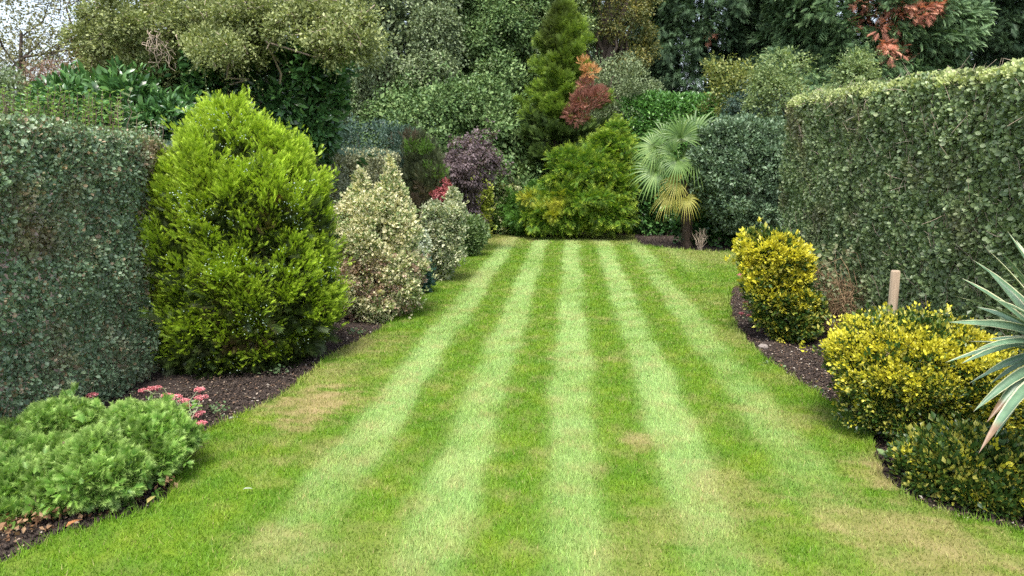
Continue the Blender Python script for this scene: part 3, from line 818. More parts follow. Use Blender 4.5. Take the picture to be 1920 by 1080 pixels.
# slender bright conifer with brown dead boughs
SLE = leafmat("cypress_foliage", [(0, (.07, .13, .018)), (.5, (.14, .24, .03)), (1, (.23, .35, .045))], tip=(.36, .50, .05), patch=(.35, (.09, .13, .025), .56, .7), rough=.6, transl=.25)
def cypress():
    D = 21.6
    tb = [(18, 1052, 1058), (50, 1040, 1074), (90, 1022, 1092), (150, 1016, 1098), (200, 1005, 1105), (235, 975, 1135), (290, 962, 1120), (340, 955, 1110), (400, 970, 1090)]
    z, cx, r = sil(tb, D)
    root = thing('conifer', (cx[0], D, 0), 'slender bright green conifer with orange and reddish brown dead boughs at the centre', 'tree')
    P, N, l = sil_sample(tb, D, 1300, .9, .35, .5, 71, .35, .75)
    Pb, Nb = [], []; bgs = Buf()
    zmid = W(1000, 240, D)[2]
    zs = np.concatenate([rs.uniform(z[0] + .3, zmid, 30), rs.uniform(zmid, z[-1], 120)])
    for zz in zs:
        az = rs.uniform(-math.pi, 0) if rs.rand() < .72 else rs.uniform(0, math.pi)
        el = math.radians(rs.uniform(5, 25) if zz < zmid else rs.uniform(25, 50))
        L = np.interp(zz, z, r) * rs.uniform(.75, 1.3) / math.cos(el) + .08
        d = np.array([math.cos(az) * math.cos(el), math.sin(az) * math.cos(el) * .9, math.sin(el)])
        sd = np.array([-math.sin(az), math.cos(az), 0]); st = np.array([np.interp(zz, z, cx), D, zz - .5 * L * math.sin(el)])
        k = int(10 + 26 * L); t = rs.uniform(.3, 1, k) ** .7
        q = st + d * (L * t)[:, None] + sd * (rs.normal(size=k) * .15 * L * (1.15 - t))[:, None] + rs.normal(size=(k, 3)) * .03
        q[:, 2] -= .14 * L * (t > .5) * (t - .5)
        Pb.append(q); Nb.append(nrm(np.tile(d, (k, 1)) + rs.normal(size=(k, 3)) * .25))
        tube(bgs, [st, st + d * L * .5, st + d * L * .85], .022, .006, 4)
    bgs.build('limbs', BARK, root, True)
    P = np.concatenate(Pb); N = np.concatenate(Nb); keep = np.ones(len(P), bool)
    dd = np.zeros(len(P), bool)
    for px, py, rr in ((1102, 185, .42), (1090, 210, .4), (1112, 150, .2), (1120, 175, .3)):
        c = W(px, py, D); dd |= np.hypot(P[:, 0] - c[0], P[:, 2] - c[2]) < rr
    b = Buf(); kw = dict(out=.8, up=.45, jit=.6, nj=.7)
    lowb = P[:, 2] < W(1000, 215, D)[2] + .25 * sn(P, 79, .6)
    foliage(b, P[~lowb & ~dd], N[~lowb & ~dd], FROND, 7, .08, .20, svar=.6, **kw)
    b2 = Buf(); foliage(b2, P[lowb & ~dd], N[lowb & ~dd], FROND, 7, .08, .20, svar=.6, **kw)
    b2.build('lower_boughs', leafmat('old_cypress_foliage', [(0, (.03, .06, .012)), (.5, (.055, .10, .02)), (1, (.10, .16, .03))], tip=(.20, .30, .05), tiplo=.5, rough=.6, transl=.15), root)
    C = np.c_[np.interp(P[:, 2], z, cx), np.full(len(P), D), P[:, 2]]; P2 = C + (P - C) * .5
    foliage(b, P2[::4], N[::4], FROND, 5, .15, .22, **kw)
    b.build('crown', SLE, root)
    b = Buf(); tw = Buf()
    for px, py, rr, k in ((1098, 190, .28, 80), (1082, 214, .26, 60), (1118, 182, .22, 45), (1098, 160, .14, 25), (1126, 176, .12, 14)):
        c = W(px, py, D - .9); u = rdir(k); P3 = c + u * rr * np.array([1, .5, .8])
        foliage(b, P3, u, NEED, 6, .08, .16, out=.6, up=.8, jit=.8, nj=.9)
    b.build('dead_foliage', leafmat("red_brown_dead_foliage", [(0, (.15, .055, .04)), (.6, (.33, .14, .10)), (1, (.45, .24, .18))], rough=.8), root)
    b = Buf()
    for px, py, rr, k in ((1106, 134, .12, 30), (1096, 116, .07, 10)):
        c = W(px, py, D - 1.0); u = rdir(k); foliage(b, c + u * rr * np.array([1, .5, .7]), u, NEED, 5, .07, .14, out=.6, up=.6, jit=.8)
    b.build('orange_foliage', leafmat("orange_dead_foliage", [(0, (.40, .18, .06)), (1, (.62, .34, .14))], rough=.8), root)
    trunk(root, (cx[0], D, -.1), (cx[-1], D, z[-1]), .13)
cypress()

# golden spreading yew
YEW = leafmat("golden_yew_foliage", [(0, (.05, .13, .015)), (.5, (.10, .22, .02)), (1, (.19, .33, .03))], tip=(.46, .56, .05), tiplo=.3, patch=(.55, (.50, .47, .05), .60, .74), rough=.55, transl=.3)
YEWD = leafmat("green_yew_foliage", [(0, (.025, .08, .015)), (.5, (.05, .13, .02)), (1, (.10, .21, .03))], tip=(.15, .29, .045), rough=.55, transl=.25, gain=1.5)
def yew(label, lobes, D, mat, seed, trk, group):
    c0 = W(trk, 440, D); root = thing('yew', (c0[0], D, 0), label, 'shrub', group)
    b = Buf(); s = D / FPX; br = Buf()
    for i, (px, py, rx, ry, dy) in enumerate(lobes):
        c = W(px, py, D + dy)
        P, N, _ = ell_sample(c, (rx * s, rx * s * .8, ry * s), int(rx * ry * .14) + 60, .14, 1.0, seed + i, .2)
        P, N = relobe(P, N, len(P), int(rx * ry * s * s * 26) + 8, .2, .3)
        foliage(b, P, N, FROND, 8, .08, .17, out=.9, up=-.12, jit=.6, nj=.4, nup=.9)
        P, N, _ = ell_sample(c, (rx * s * .7, rx * s * .55, ry * s * .7), 80, .1, 1.0, seed + i, .2); foliage(b, P, N, FROND, 6, .2, .3, out=.9, up=0, jit=.6)
        limb(br, (c0[0], D, 0), c, .04, .015, .1)
    b.build('foliage', mat, root); br.build('branches', BARK, root, True)
yew('golden green spreading yew with tiered feathery boughs left of the palm', [(1135, 300, 46, 48, 0), (1090, 320, 60, 40, -.4), (1140, 350, 48, 45, -.3), (1070, 370, 75, 32, -.5), (1130, 395, 55, 32, -.6), (1050, 405, 65, 24, -.6), (1150, 300, 35, 55, .3), (1150, 272, 26, 22, .2)], 19.8, YEW, 80, 1110, 'spreading yews at the end of the lawn')
yew('darker green low yew spreading at the left foot of the golden yew', [(990, 388, 48, 32, 0), (965, 400, 38, 30, .1), (1020, 378, 50, 30, .1), (1000, 412, 55, 22, -.3)], 20.2, YEWD, 95, 990, 'spreading yews at the end of the lawn')
VAR = leafmat("variegated_leaf", [(0, (.07, .13, .04)), (.55, (.14, .22, .07)), (.7, (.50, .52, .26)), (1, (.62, .62, .38))], rough=.4, transl=.25)
bush('variegated_shrub', 'low green and cream speckled shrub at the lawn end, left of the dark yew', 'shrub', [(335, 905, 960), (360, 890, 985), (400, 885, 1000), (432, 890, 990)], 20.4, VAR, ROUND, 900, 10, .12, .075, tr=.03, ratio=.5, lump=.08, seed=101, core=.7, spr=(30, .2), lob=(50, .22, .7))
bush('yellow_shrub', 'narrow bright yellow green shrub right of the purple maple', 'shrub', [(330, 888, 902), (345, 882, 912), (375, 878, 918), (410, 875, 915), (440, 878, 912)], 19.2, mat_green("lime_leaf", (.16, .23, .04), (.33, .40, .07), (.5, .52, .14), transl=.35), ROUND, 420, 10, .1, .07, tr=.02, ratio=.8, lump=.12, seed=102, lob=(22, .14, .9))
bush('evergreen_bush', 'dark shaded bush under the golden yew and behind the palm trunk', 'shrub', [(300, 1190, 1300), (340, 1160, 1320), (400, 1150, 1330), (440, 1170, 1320)], 21.5, LAU, ROUND, 700, 12, .15, .09, tr=.04, seed=103, ratio=.6)
bush('evergreen_bush', 'very dark low bushes below the slender bright conifer', 'shrub', [(270, 930, 1080), (320, 900, 1110), (380, 900, 1110), (430, 910, 1100)], 22.6, LAU, ROUND, 900, 12, .15, .09, tr=.04, seed=104, ratio=.5)

# ball shaped clipped bush right
BALL = leafmat("round_bush_leaf", [(0, (.07, .13, .07)), (.5, (.14, .225, .12)), (1, (.25, .35, .20))], rough=.4, spec=.5, transl=.2, gain=.9)
bush('clipped_round_bush', 'large rounded dusty green bush between the palm and the right hedge', 'shrub', [(222, 1380, 1440), (232, 1340, 1480), (255, 1312, 1500), (290, 1296, 1512), (330, 1292, 1515), (370, 1300, 1510), (400, 1320, 1495), (425, 1350, 1470)], 17.6, BALL, LEAF, 4200, 11, .09, .07, tr=.07, base=1395, lump=.05, lfreq=.9, seed=111, ratio=.9, shell=.08, lob=(170, .2, .55), kw=dict(out=.5, up=.2, jit=.9, nj=.6))
bush('evergreen_bush', 'dark underplanting below the rounded dusty green bush', 'shrub', [(395, 1290, 1420), (420, 1270, 1470), (450, 1290, 1470)], 18.6, LAU, ROUND, 500, 12, .12, .08, tr=.03, seed=112, ratio=.5)

# ------------------------------------------------------------ fan palm
PALM = leafmat("palm_leaf", [(0, (.055, .12, .028)), (.5, (.12, .22, .05)), (1, (.23, .34, .09))], rough=.4, spec=.5, transl=.25, var=.1)
PALMY = leafmat("yellowing_palm_leaf", [(0, (.26, .30, .06)), (.5, (.46, .44, .10)), (1, (.62, .56, .22))], rough=.5, transl=.3, var=.1)
def fan(buf, base, hub, d, n_, R, dro, nseg=25, spread=235):
    """a palmate frond: stalk, then long narrow folded segments around its end, tips drooping"""
    side = np.cross(n_, d)
    limb(buf, base, hub, .011, .007, .06, 7, 4)
    r0 = rs.rand()
    for i in range(nseg):
        a = math.radians(-spread / 2 + spread * i / (nseg - 1))
        L = R * (1 - .16 * abs(a)) * rs.uniform(.88, 1.06)
        dd = d * math.cos(a) + side * math.sin(a)
        perp = nrm(-d * math.sin(a) + side * math.cos(a))
        s = np.linspace(0, 1, 7)
        dr = dro * rs.uniform(.5, 1.6)
        w = np.array([.003, .014, .018, .017, .013, .007, .001]) * R / .65
        c = hub + dd * (L * s)[:, None] + n_ * (.10 * L * np.sin(s * 2.2))[:, None] - np.array([0, 0, 1]) * (dr * L * s ** 3)[:, None]
        fold = n_ * .010
        V = np.concatenate([c - perp * w[:, None] + fold, c, c + perp * w[:, None] + fold])
        F = []
        for k in range(6):
            F += [(k, 7 + k, 8 + k), (k, 8 + k, k + 1), (7 + k, 14 + k, 15 + k), (7 + k, 15 + k, 8 + k)]
        buf.add(V, F, np.clip(r0 * .4 + rs.rand() * .6, 0, 1), np.tile(s, 3))
def palm():
    D = 17.4
    b0 = G(1286, 458); b0 = np.array([W(1289, 458, D)[0], D, 0]); top = W(1286, 325, D)
    root = thing('fan_palm', b0, 'fan palm with a fibrous trunk and yellowing lower fronds', 'palm')
    t = np.linspace(0, 1, 16)[:, None]; bf = Buf()
    pts = b0 + (top - b0) * t; rr = .085 + .02 * np.sin(np.arange(16) * 2.3) + .03 * t[:, 0]
    tube(bf, pts, rr, None, 9)
    for i in range(900):
        q = rs.rand(); c = b0 + (top - b0) * q; an = rs.rand() * TAU; u = np.array([math.cos(an), math.sin(an), 0])
        p = c + u * (.09 + .03 * q); e = p + u * rs.uniform(.02, .06) + np.array([0, 0, rs.uniform(-.14, .06)])
        tube(bf, [p, (p + e) / 2 + u * .01, e], .004, .001, 3)
    bf.build('trunk', woodmat("palm_fibre", (.025, .016, .011), (.075, .05, .032), 40), root)
    # (hub px, hub py, depth offset, pointing angle, reach, yellow)
    fr = [(1277, 258, -.3, 97, .74, 0), (1300, 252, 0, 58, .80, 0), (1230, 277, -.35, 150, .62, 0), (1325, 268, .2, 30, .66, 0), (1250, 262, .45, 122, .72, 0), (1292, 262, .5, 82, .74, 0),
          (1270, 300, -.65, -112, .50, 0), (1231, 321, -.4, 188, .62, 0), (1300, 292, -.3, -50, .5, 0), (1335, 305, .3, -5, .6, 0), (1262, 285, -.5, 165, .5, 0), (1240, 300, .4, 170, .6, 0), (1300, 300, .6, 60, .6, 0),
          (1270, 340, -.5, 200, .44, 1), (1254, 366, -.45, 212, .40, 1), (1286, 372, -.4, -70, .38, 1), (1312, 350, .2, -30, .45, 1)]
    for px, py, dy, an, R, yl in fr:
        hub = W(px, py, D + dy); an = math.radians(an)
        n_ = nrm(np.array([rs.uniform(-.5, .4), -1, rs.uniform(.0, .5)]))
        d = np.array([math.cos(an), 0, math.sin(an)]); d = nrm(d - n_ * (d @ n_))
        b = Buf(); fan(b, top, hub, d, n_, R * rs.uniform(1.08, 1.25), .32 if not yl else .5)
        o = b.build('frond', PALMY if yl else PALM, root)
        if yl: o['label'] = 'yellowing drooping lower frond'
palm()

# ------------------------------------------------------------ left border
CRM = leafmat("cream_variegated_leaf", [(0, (.12, .19, .06)), (.38, (.24, .32, .13)), (.52, (.66, .64, .38)), (1, (.84, .80, .56))], patch=(1.6, (.42, .30, .22), .56, .8), rough=.5, transl=.3)
CRM2 = leafmat("white_variegated_leaf", [(0, (.12, .19, .09)), (.4, (.25, .33, .17)), (.6, (.60, .62, .40)), (1, (.76, .76, .56))], rough=.5, transl=.3)
kv = dict(out=.5, up=.4, jit=1.0, nj=.8)
bush('variegated_shrub', 'biggest cream variegated shrub with two pointed tops and brownish base', 'shrub', [(368, 672, 742), (395, 650, 764), (430, 636, 780), (460, 630, 790), (500, 628, 796), (540, 634, 792), (575, 645, 770), (605, 660, 745)], 9.7, CRM, LEAF, 3600, 10, .06, .042, tr=.04, lump=.08, lfreq=1.6, seed=121, base=700, group='variegated shrubs in the left border', kw=kv, lob=(80, .13, 1.1))
rt = [o for o in COL.objects if o.get('label', '').startswith('biggest cream')][0]
for px0, tb in ((0, [(318, 674, 676), (345, 668, 686), (375, 656, 698), (410, 646, 708)]), (0, [(292, 730, 731), (320, 725, 740), (350, 718, 747), (380, 710, 758), (410, 704, 766)])):
    b = Buf(); P, N, _ = sil_sample(tb, 9.7, 620, 1, .3, 3, 125, .05, .7, rag=.2);  foliage(b, P, N, LEAF, 10, .05, .042, **kv); b.build('pointed_top', CRM, rt)
b = Buf(); P, N, _ = sil_sample([(470, 640, 775), (520, 636, 788), (560, 645, 778), (600, 660, 750)], 9.65, 520, 1.03, .1, 1.6, 128, .04, .8)
foliage(b, P, N, LEAF, 7, .05, .04, **kv); b.build('fading_foliage', leafmat('fading_leaf', [(0, (.20, .12, .09)), (.5, (.42, .29, .22)), (1, (.62, .48, .38))], rough=.6), rt)
b = Buf()
for _ in range(70):
    p = rt.location + Vector((rs.uniform(-.12, .12), rs.uniform(-.1, .1), 0)); an = rs.uniform(0, TAU)
    limb(b, p, (p[0] + math.cos(an) * .5, p[1] + math.sin(an) * .4, rs.uniform(.15, .5)), .006, .002, .2, 6, 3)
b.build('bare_twigs', TWIG, rt)
BLG = mat_green("blue_green_leaf", (.035, .085, .07), (.06, .14, .11), (.11, .21, .16), rough=.5)
bush('blue_green_shrub', 'small blue green shrub between the two cream variegated shrubs', 'shrub', [(470, 770, 790), (490, 752, 806), (520, 745, 812), (545, 752, 803)], 11.3, BLG, LEAF, 700, 10, .05, .045, tr=.02, seed=122, lob=(20, .08, 1))
bush('white_variegated_shrub', 'small white leaved sprig clump above the small blue green shrub', 'shrub', [(422, 765, 780), (440, 752, 794), (465, 748, 800), (490, 756, 794)], 11.0, leafmat("white_leaf", [(0, (.3, .38, .28)), (.5, (.55, .6, .48)), (1, (.75, .78, .68))], transl=.3), LEAF, 420, 10, .045, .045, tr=.015, seed=123, lob=(16, .07, 1))
bush('variegated_shrub', 'second cream and green variegated shrub, nearer the purple maple', 'shrub', [(388, 806, 866), (410, 800, 870), (440, 795, 870), (470, 796, 864), (500, 803, 852), (522, 815, 842)], 12.4, CRM2, LEAF, 1700, 10, .055, .045, tr=.03, seed=124, lump=.06, base=830, group='variegated shrubs in the left border', kw=kv, lob=(50, .1, 1.1))
rt = [o for o in COL.objects if o.get('label', '').startswith('second cream')][0]
for tb in ([(350, 848, 852), (365, 842, 860), (385, 838, 864), (420, 836, 868)], [(378, 812, 818), (392, 806, 828), (420, 803, 835)]):
    b = Buf(); P, N, _ = sil_sample(tb, 12.4, 340, 1, .3, 3, 126, .05, .7, rag=.2);  foliage(b, P, N, LEAF, 10, .045, .045, **kv); b.build('pointed_top', CRM2, rt)
bush('low_shrub', 'low pale green bush at the lawn edge below the purple maple', 'shrub', [(405, 872, 898), (425, 862, 905), (450, 860, 905), (470, 866, 890)], 15.6, mat_green("low_green_leaf", (.08, .15, .05), (.16, .25, .09), (.27, .36, .16)), LEAF, 500, 10, .07, .055, tr=.02, seed=127, lob=(20, .12, .8))
DKC = leafmat("dark_column_foliage", [(0, (.045, .06, .03)), (.5, (.085, .11, .05)), (1, (.15, .18, .08))], patch=(1.4, (.13, .085, .06), .52, .66), rough=.6)
bush('columnar_conifer', 'dark olive brown columnar conifer between the cream variegated shrubs', 'tree', [(258, 778, 796), (280, 762, 815), (320, 755, 828), (380, 752, 830), (440, 758, 826), (500, 765, 820)], 13.2, DKC, NEED, 2300, 7, .07, .09, tr=.05, lump=.07, seed=131, lob=(70, .13, 1.6), kw=dict(out=.4, up=.9, jit=.5, nj=.8))
rt = [o for o in COL.objects if o.get('label', '').startswith('dark olive brown')][0]
LIME = leafmat("lime_foliage", [(0, (.06, .13, .02)), (1, (.12, .24, .03))], tip=(.17, .33, .04))
for tb in ([(262, 768, 774), (275, 763, 780), (288, 762, 782)], [(262, 792, 797), (275, 790, 806), (288, 790, 810)], [(306, 800, 825), (320, 795, 836), (332, 800, 834)]):
    b = Buf(); P, N, _ = sil_sample(tb, 12.9, 34, 1, .1, 2, 132, .04, .7); foliage(b, P, N, NEED, 6, .06, .065, out=.4, up=.9, jit=.5); b.build('bright_new_growth', LIME, rt)
PUR = mat_green("purple_maple_leaf", (.07, .05, .055), (.15, .11, .12), (.27, .21, .22), rough=.5, transl=.3)
bush('purple_maple', 'purple leaved maple drooping beside the dark broadleaf mound', 'tree', [(245, 885, 915), (265, 865, 930), (290, 835, 932), (315, 825, 930), (335, 840, 922), (355, 855, 905), (400, 865, 890), (430, 868, 886)], 16.2, PUR, LEAF, 620, 11, .10, .06, lob=(48, .22, .4), core=.5, spr=(60, .3), tr=.045, lump=.22, lfreq=1.2, seed=141, kw=dict(out=.4, up=-.5, jit=.8, nj=.6), base=876, nlimb=20)
bush('red_maple', 'little crimson leaved maple at the top of the second cream shrub', 'tree', [(335, 818, 836), (352, 812, 842), (372, 814, 840), (382, 816, 834)], 12.9, mat_green("crimson_leaf", (.25, .05, .06), (.45, .12, .13), (.55, .22, .2), transl=.3), LEAF, 170, 8, .06, .045, tr=.02, seed=142, lob=(9, .1, .5), kw=dict(out=.4, up=-.3, jit=.9), core=0)

# the big bright conifer
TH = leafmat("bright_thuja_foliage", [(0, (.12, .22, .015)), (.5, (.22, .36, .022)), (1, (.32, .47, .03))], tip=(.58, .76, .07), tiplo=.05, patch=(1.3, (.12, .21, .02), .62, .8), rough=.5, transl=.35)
def big_conifer():
    D = 7.45
    tb = [(178, 412, 430), (198, 390, 455), (225, 364, 500), (265, 336, 546), (310, 308, 592), (350, 291, 612), (390, 282, 620), (450, 277, 627), (520, 283, 634), (580, 292, 634), (635, 300, 612), (680, 318, 575), (712, 350, 520)]
    z, cx, r = sil(tb, D)
    base = W(450, 715, D)
    root = thing('conifer', (base[0], D, 0), 'large egg shaped bright lime green conifer with small silvery cones in the left border', 'tree')
    P, N, l = sil_sample(tb, D, 5200, .95, .06, 1.1, 151, .05, .72, rag=.02)
    P, N = relobe(P, N, 10000, 330, .115, 1.5, 1.45)
    zr = (P[:, 2] - z[0]) / (z[-1] - z[0])
    # plumes: narrow upright flames of sprays standing off the surface
    b = Buf(); per = 7
    m = len(P) * per
    Pp = np.repeat(P, per, 0); Np = np.repeat(N, per, 0); t = np.tile(np.linspace(0, 1, per), len(P))
    H = nrm(np.c_[N[:, :2], np.zeros(len(N))]); Hp = np.repeat(H, per, 0)
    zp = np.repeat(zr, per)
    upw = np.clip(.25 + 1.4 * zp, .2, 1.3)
    ax = nrm(Hp * .9 + np.c_[np.zeros((m, 2)), upw] + np.repeat(rs.normal(size=P.shape) * .22, per, 0))
    pos = Pp - Np * .05 + ax * (t * .13)[:, None] + rs.normal(size=(m, 3)) * .017
    Y = nrm(ax + rs.normal(size=(m, 3)) * .25)
    side = nrm(np.cross(ax, rs.normal(size=(m, 3))))
    base_r = np.repeat(rs.rand(len(P)) * .5, per)
    scatter(b, THUJA, pos, Y, side * .8 + Np * .5, (.088 - .035 * t) * rs.uniform(.7, 1.25, m), np.clip(base_r + .5 * rs.rand(m), 0, 1), .35 + .75 * t * np.clip(.45 + zp * .8 + .25 * np.repeat(H[:, 0], per), .25, 1))  # light from the upper right painted into the tip colour: limer there
    b.build('foliage', TH, root)
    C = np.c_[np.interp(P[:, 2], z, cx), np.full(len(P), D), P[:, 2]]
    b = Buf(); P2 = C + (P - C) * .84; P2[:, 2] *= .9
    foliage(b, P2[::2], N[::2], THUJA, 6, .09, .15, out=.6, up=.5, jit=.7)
    b.build('inner_foliage', leafmat("inner_thuja_foliage", [(0, (.05, .055, .02)), (.5, (.05, .09, .02)), (1, (.09, .13, .025))], patch=(2, (.15, .08, .045), .55, .7)), root)  # foliage inside the crown, darker and browner in its own colour
    # silvery blue cones in loose clusters
    b = Buf(); cl = sn(P, 155, 2.2) > .55; Pc = P[cl & (zr > .12)]; Nc = N[cl & (zr > .12)]
    idx = rs.choice(len(Pc), 1700)
    p = Pc[idx] + Nc[idx] * rs.uniform(.03, .10, (len(idx), 1)) + rs.normal(size=(len(idx), 3)) * .02
    cone = (np.array([(0, 0, 0), (.5, .4, 0), (0, .4, .5), (-.5, .4, 0), (0, .4, -.5), (0, 1, 0)]), np.array([(0, 1, 2), (0, 2, 3), (0, 3, 4), (0, 4, 1), (5, 2, 1), (5, 3, 2), (5, 4, 3), (5, 1, 4)]), np.zeros(6))
    scatter(b, cone, p, rdir(len(p)) + [0, 0, .8], rdir(len(p)), rs.uniform(.009, .017, len(p)))
    o = b.build('cones', leafmat("silvery_cone", [(0, (.30, .42, .33)), (1, (.48, .60, .50))], rough=.6, transl=0), root); o['kind'] = 'stuff'
    trunk(root, (base[0], D, -.05), (cx[-3], D, z[-1] * .85), .09)
    k = rs.choice(len(P), 40); branches(root, (base[0], D, .1), P[k] - N[k] * .12, .03, fork=1.)
big_conifer()

# low spreading conifer, front left
def low_conifer():
    D = 4.25; s = D / FPX
    base = W(110, 950, D); root = thing('spreading_conifer', (base[0], D, 0), 'low spreading mid green conifer with bare twigs at its foot in the near left corner', 'shrub')
    LC = leafmat("low_conifer_foliage", [(0, (.055, .14, .02)), (.5, (.13, .27, .04)), (1, (.22, .37, .07))], tip=(.44, .60, .18), tiplo=.3, rough=.5, transl=.3, gain=1.2)
    b = Buf(); br = Buf(); n0 = 0
    lobes = [(130, 800, 85, 62, .45), (268, 808, 82, 62, .30), (60, 850, 95, 62, .15), (190, 880, 95, 60, -.15), (40, 920, 90, 60, -.25), (120, 915, 70, 40, -.2), (225, 895, 50, 40, -.05), (300, 850, 52, 48, .15), (-40, 900, 90, 80, 0), (-60, 830, 90, 60, .4), (330, 815, 30, 32, .3)]
    AP = []
    for i, (px, py, rx, ry, dy) in enumerate(lobes):
        c = W(px, py + 2, D + dy); rx *= .80; ry *= .78
        P, N, _ = ell_sample(c, (rx * s, rx * s * .9, ry * s), int(rx * ry * .28), .12, 2.2, 160 + i, .04, .03, .6)
        if len(P) < 20: continue
        P, N = relobe(P, N, len(P), int(rx * ry / 330) + 4, .085, .8)
        k = (N[:, 2] > -.35) | (rs.rand(len(N)) < .25); P, N = P[k], N[k]
        if len(P) < 10: continue
        foliage(b, P, N, FAN, 10, .045, .052, out=.7, up=.3, jit=1., nj=.9, nup=.5, svar=.5)
        P2, N2, _ = ell_sample(c, (rx * s * .75, rx * s * .7, ry * s * .7), int(rx * ry * .05), .1, 2, 160 + i, .05, .03); foliage(b, P2, N2, FAN, 10, .05, .07, out=.8, up=.2, jit=1., nj=.9)
        for j in rs.choice(len(P), 7): limb(br, (base[0] + rs.uniform(-.2, .2), D + rs.uniform(-.1, .2), .02), P[j] - N[j] * .06, .012, .004, .15, 7, 4)
        AP.append(P)
    b.build('foliage', LC, root)
    # bare low branches and twigs under the skirt
    for _ in range(520):
        px = rs.uniform(-20, 330); a = G(px, 1010 - px * .32 + rs.uniform(-55, -5)); a[1] += rs.uniform(0, .3)
        e = a + np.array([rs.uniform(-.18, .18), rs.uniform(-.15, .1), rs.uniform(.03, .2)]); a = a + np.array([0, 0, rs.uniform(0, .08)])
        limb(br, a, e, .0045, .0015, .3, 6, 3)
    br.build('branches', TWIG, root)
    dl = Buf(); k = 600; px = rs.uniform(-30, 330, k); P = np.array([G(x, 1020 - x * .30 + rs.uniform(-45, 2)) for x in px]); P[:, 2] = rs.uniform(.0, .10, k) ** 1.0
    scatter(dl, LEAF, P, rdir(k), rdir(k) + [0, 0, 1.], rs.uniform(.02, .055, k))
    dl.build('dead_foliage', leafmat("brown_dead_leaf", [(0, (.12, .06, .03)), (.5, (.26, .14, .07)), (1, (.42, .28, .16))], rough=.8), root)
low_conifer()

# stonecrops
PINK = leafmat("pink_flower", [(0, (.55, .14, .18)), (.5, (.70, .24, .27)), (1, (.82, .42, .42))], rough=.7, transl=.2, var=.1)
SED = leafmat("stonecrop_leaf", [(0, (.20, .27, .14)), (1, (.35, .42, .25))], rough=.6)
def sedum(label, heads, D, base_px, group='pink flowering stonecrops', r=.045):
    b0 = G(*base_px); root = thing('stonecrop', (b0[0], b0[1], 0), label, 'flowering plant', group)
    st = Buf(); lf = Buf()
    for px, py, sc, dy in heads:
        c = W(px, py, D + dy)
        limb(st, (b0[0] + rs.uniform(-.04, .04), b0[1] + rs.uniform(-.04, .04), 0), c, .005, .004, .1, 7, 4)
        for j in range(8):
            t = .25 + .6 * j / 8; p = np.array([b0[0], b0[1], 0]) * (1 - t) + c * t; q = rdir(1) * [1, 1, .3] + [0, 0, .3]
            scatter(lf, ROUND, p[None], q, np.array([[0, 0, 1.]]) + rs.normal(size=(1, 3)) * .3, rs.uniform(.035, .055))
        h = Buf(); k = 260; a = rs.rand(k) * TAU; rr = np.sqrt(rs.rand(k)) * r * sc
        P = c + np.c_[np.cos(a) * rr, np.sin(a) * rr, .3 * r * (1 - (rr / (r * sc)) ** 2) + rs.normal(size=k) * .003]
        scatter(h, ROUND, P, rdir(k) + [0, 0, .5], np.tile([0, 0, 1.], (k, 1)) + rs.normal(size=(k, 3)) * .4, rs.uniform(.007, .012, k))
        for _ in range(14):
            an = rs.rand() * TAU; q = rs.rand() * r * sc * .8
            tube(h, [c - [0, 0, r * .6], c + [math.cos(an) * q, math.sin(an) * q, 0]], .0012, .001, 3, rnd=.1)
        h.build('flower_head', PINK, root)
    st.build('stems', mat_green("stonecrop_stem", (.16, .2, .1), (.24, .27, .15), (.3, .3, .2)), root); lf.build('leaves', SED, root)
sedum('pink flowering stonecrop leaning out right of the low spreading conifer', [(282, 730, .9, .15), (268, 733, .7, .1), (312, 742, 1., .1), (330, 745, 1.1, .05), (345, 752, 1., 0), (374, 731, .9, .1), (378, 746, 1.2, .05), (364, 780, 1., -.1), (376, 775, .8, 0), (378, 794, .9, -.15), (352, 762, .6, .1), (295, 728, .8, .15)], 5.55, (345, 812))
sedum('single pink stonecrop head peeping up behind the low spreading conifer', [(174, 741, .9, 0), (166, 745, .6, 0)], 5.6, (185, 815))
sedum('small pink stonecrop clump left of the tall yellow euonymus', [(1395, 505, 1.3, 0), (1392, 516, 1.3, 0), (1399, 522, 1.2, 0), (1402, 508, 1.2, .1)], 9.6, (1403, 560), r=.05)
sedum('low red tinged stonecrop on the soil in front of the yellow euonymus', [(1399, 568, 1., 0), (1408, 573, 1., 0), (1390, 588, .8, 0), (1405, 592, .9, -.1), (1415, 585, .9, 0)], 9.0, (1410, 608), r=.04)

